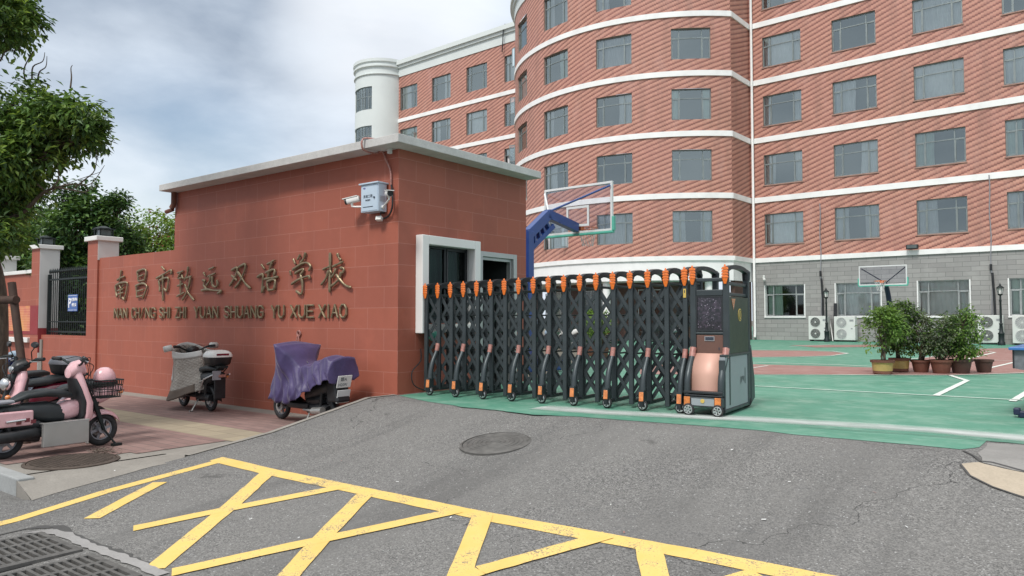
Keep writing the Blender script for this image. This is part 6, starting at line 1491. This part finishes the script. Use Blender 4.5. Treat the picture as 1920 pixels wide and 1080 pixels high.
m = MB(); m.prism([(-.40, .34), (-.30, .75), (-.12, .72), (-.18, .34)], -.10, .14, 'xz'); m.build('rear_fairing', 'blackp', Gs, bevel=.03)
t = thing('rain_cover', 'purple rain cover draped over the parked black scooter', 'cover', MG)
def prof_(x):                                             # top height along the scooter
    pts = [(-.42, .95), (-.30, .97), (-.12, .93), (.10, .88), (.40, .86), (.55, .92), (.66, 1.04), (.74, 1.13), (.92, 1.12), (1.05, .95), (1.16, .72)]
    for (a, b), (c, d) in zip(pts, pts[1:]):
        if x <= c: return b + (d - b) * max(0, (x - a) / (c - a))
    return pts[-1][1]
def hem_(x):
    pts = [(-.42, .64), (-.25, .62), (.0, .54), (.25, .42), (.50, .30), (.80, .28), (1.0, .31), (1.16, .33)]
    for (a, b), (c, d) in zip(pts, pts[1:]):
        if x <= c: return b + (d - b) * max(0, (x - a) / (c - a))
    return pts[-1][1]
def cover(i, j):
    ii = min(1, max(0, (i - .09) / .82)); x = -.42 + 1.56 * ii; xo = -.37 + 1.34 * ii; u = 2 * j - 1; top = prof_(x)
    if i < .09: top = top - (top - .64) * (.09 - i) / .09
    if i > .91: top = top - (top - .38) * (i - .91) / .09
    hem = hem_(x) + (.05 if u < 0 else 0); s = 1 if u > 0 else -1; v = abs(u)
    w = .18 + .24 * math.exp(-((x - .79) / .17) ** 2) + .05 * math.exp(-((x + .2) / .25) ** 2)
    end = min(1, (ii + .03) * 12, (1.03 - ii) * 6); w *= .60 + .40 * end ** .5
    dr = .035
    if v < .3: yy = w * (v / .3) * .93; z = top - dr * (v / .3) ** 1.5
    else:
        k = (v - .3) / .7; yy = w * .93 + (.215 - w * .93) * min(1, k * 1.6) + .05 * k; z = top - dr - (top - dr - hem) * k
    f = .022 * sin(x * 17 + z * 9) * v + .018 * sin(x * 34 - z * 13 + u) * v * (1 if v > .3 else .4) + .035 * noise.noise(Vector((x * 3.5, z * 3.5, u)))
    f += .030 * (1 - abs(sin(x * 8 + z * 4 + u))) ** 4 * v + .016 * (1 - abs(sin(x * 19 - z * 8))) ** 3 * v
    sag = -.05 * sin(pi * min(1, max(0, (x - .05) / .6))) * (1 - v)
    return (xo + .03 * sin(z * 9) * v, s * (yy + f), z + sag + .02 * sin(x * 23 + u * 3))
m = MB(); m.grid(cover, 110, 60); m.build('cloth', 'purple', t, smooth=0, solid=.004)
t = thing('wall_hook', 'small brown ring and pale hook above the purple covered scooter', 'hook', FG)
u, z = wp(559, 625, .03); m = MB(); m.torus((u, -.02, z), .045, .010, 20, 6); m.torus((u, -.02, z), .028, .006, 16, 6); m.tube([(u - .015, -.03, z - .05), (u - .035, -.05, z - .16)], .008, 6); m.tube([(u + .015, -.03, z - .05), (u + .03, -.05, z - .15)], .008, 6); m.build('ring', 'redlens', t, smooth=40)
# things in the porch, seen through the lattice
for k, (px, Y, col, ang) in enumerate(((1085, 31, 'whitep', .6), (1150, 32, 'maroon', .9), (1215, 31, 'blackp', .4), (1035, 33, 'pale_blue', .8), (1262, 32, 'greyp', .7))):
    q = Vector(((px - 960) / F_PX * Y, Y, 0)); scooter('parked_scooter', ['white scooter in front of the porch seen through the gate lattice', 'dark red scooter in front of the porch seen through the lattice', 'black scooter in front of the porch, third behind the lattice', 'pale blue scooter furthest left behind the gate lattice', 'grey scooter furthest right behind the gate lattice'][k], Matrix.Translation(q) @ RZ(ang + pi / 2), col, wb=1.15)
for k, (px, py) in enumerate(((1112, 668), (1128, 672))):
    pot(['small green bush in a pot behind the gate lattice, left one', 'small green bush in a pot behind the gate lattice, right one'][k], px, py, 0, .2, .28, 'terra', ([(0, 0, .9, .35, .35, .35)], 900, dict(m=gE, stems=5, L=.10, W=.05)), 60 + k)
# pavement bits: cards, leaves, scraps
t = thing('stone_marker', 'pale pointed stone standing at the wall behind the dark red scooter', 'stone', Matrix.Translation(at_z(139, 712, -.45)))
m = MB(); m.prism([(-.14, 0), (.14, 0), (.12, .30), (.04, .48), (-.02, .50), (-.10, .34)], -.03, .03); m.build('stone', 'bag', t, bevel=.02)
rnd = random.Random(9)
for k, (px, py) in enumerate(((470, 975), (640, 865), (1145, 948), (1432, 976), (845, 972), (930, 845), (1372, 845), (745, 905), (410, 870), (1640, 925), (1700, 990), (215, 885), (560, 1010), (1170, 1000), (1480, 905))):
    q = on_ramp(px, py) if not (px < 260 and py < 900) else fl(px, py, SWZ)
    s = rnd.uniform(.006, .016); m = MB(T(q.x, q.y, (hs(-q.y) if not (px < 260 and py < 900) else SWZ + .006) + .006) @ RZ(rnd.uniform(0, 3))); m.face([(-s, -s * .3, 0), (s, -s * .4, .004), (s * 1.1, s * .3, .006), (-s * .9, s * .4, .002)])
    tag(m.build('paper_scrap', 'paper' if k % 4 != 1 else 'redlens', fm=FG, solid=.001), 'tiny pale scrap of litter lying on the ground' if k % 4 != 1 else 'tiny reddish scrap of litter lying on the ground', 'litter', 'pale litter scraps' if k % 4 != 1 else 'reddish litter scraps')
mbl = MB()
for k in range(260):                                      # dry leaves swept against the manhole
    q = fl(rnd.gauss(190, 14), rnd.gauss(848, 3.5), SWZ); s = rnd.uniform(.008, .022); a = rnd.uniform(0, 6.3); z = SWZ + .012 + rnd.random() * .012
    mbl.face([(q.x + s * cos(a), q.y + s * sin(a), z), (q.x + s * .5 * cos(a + 1.6), q.y + s * .5 * sin(a + 1.6), z + .006), (q.x - s * cos(a), q.y - s * sin(a), z), (q.x - s * .5 * cos(a + 1.6), q.y - s * .5 * sin(a + 1.6), z + .003)])
tag(mbl.build('leaf_litter', 'twig', fm=FG), None, None, None, 'stuff')
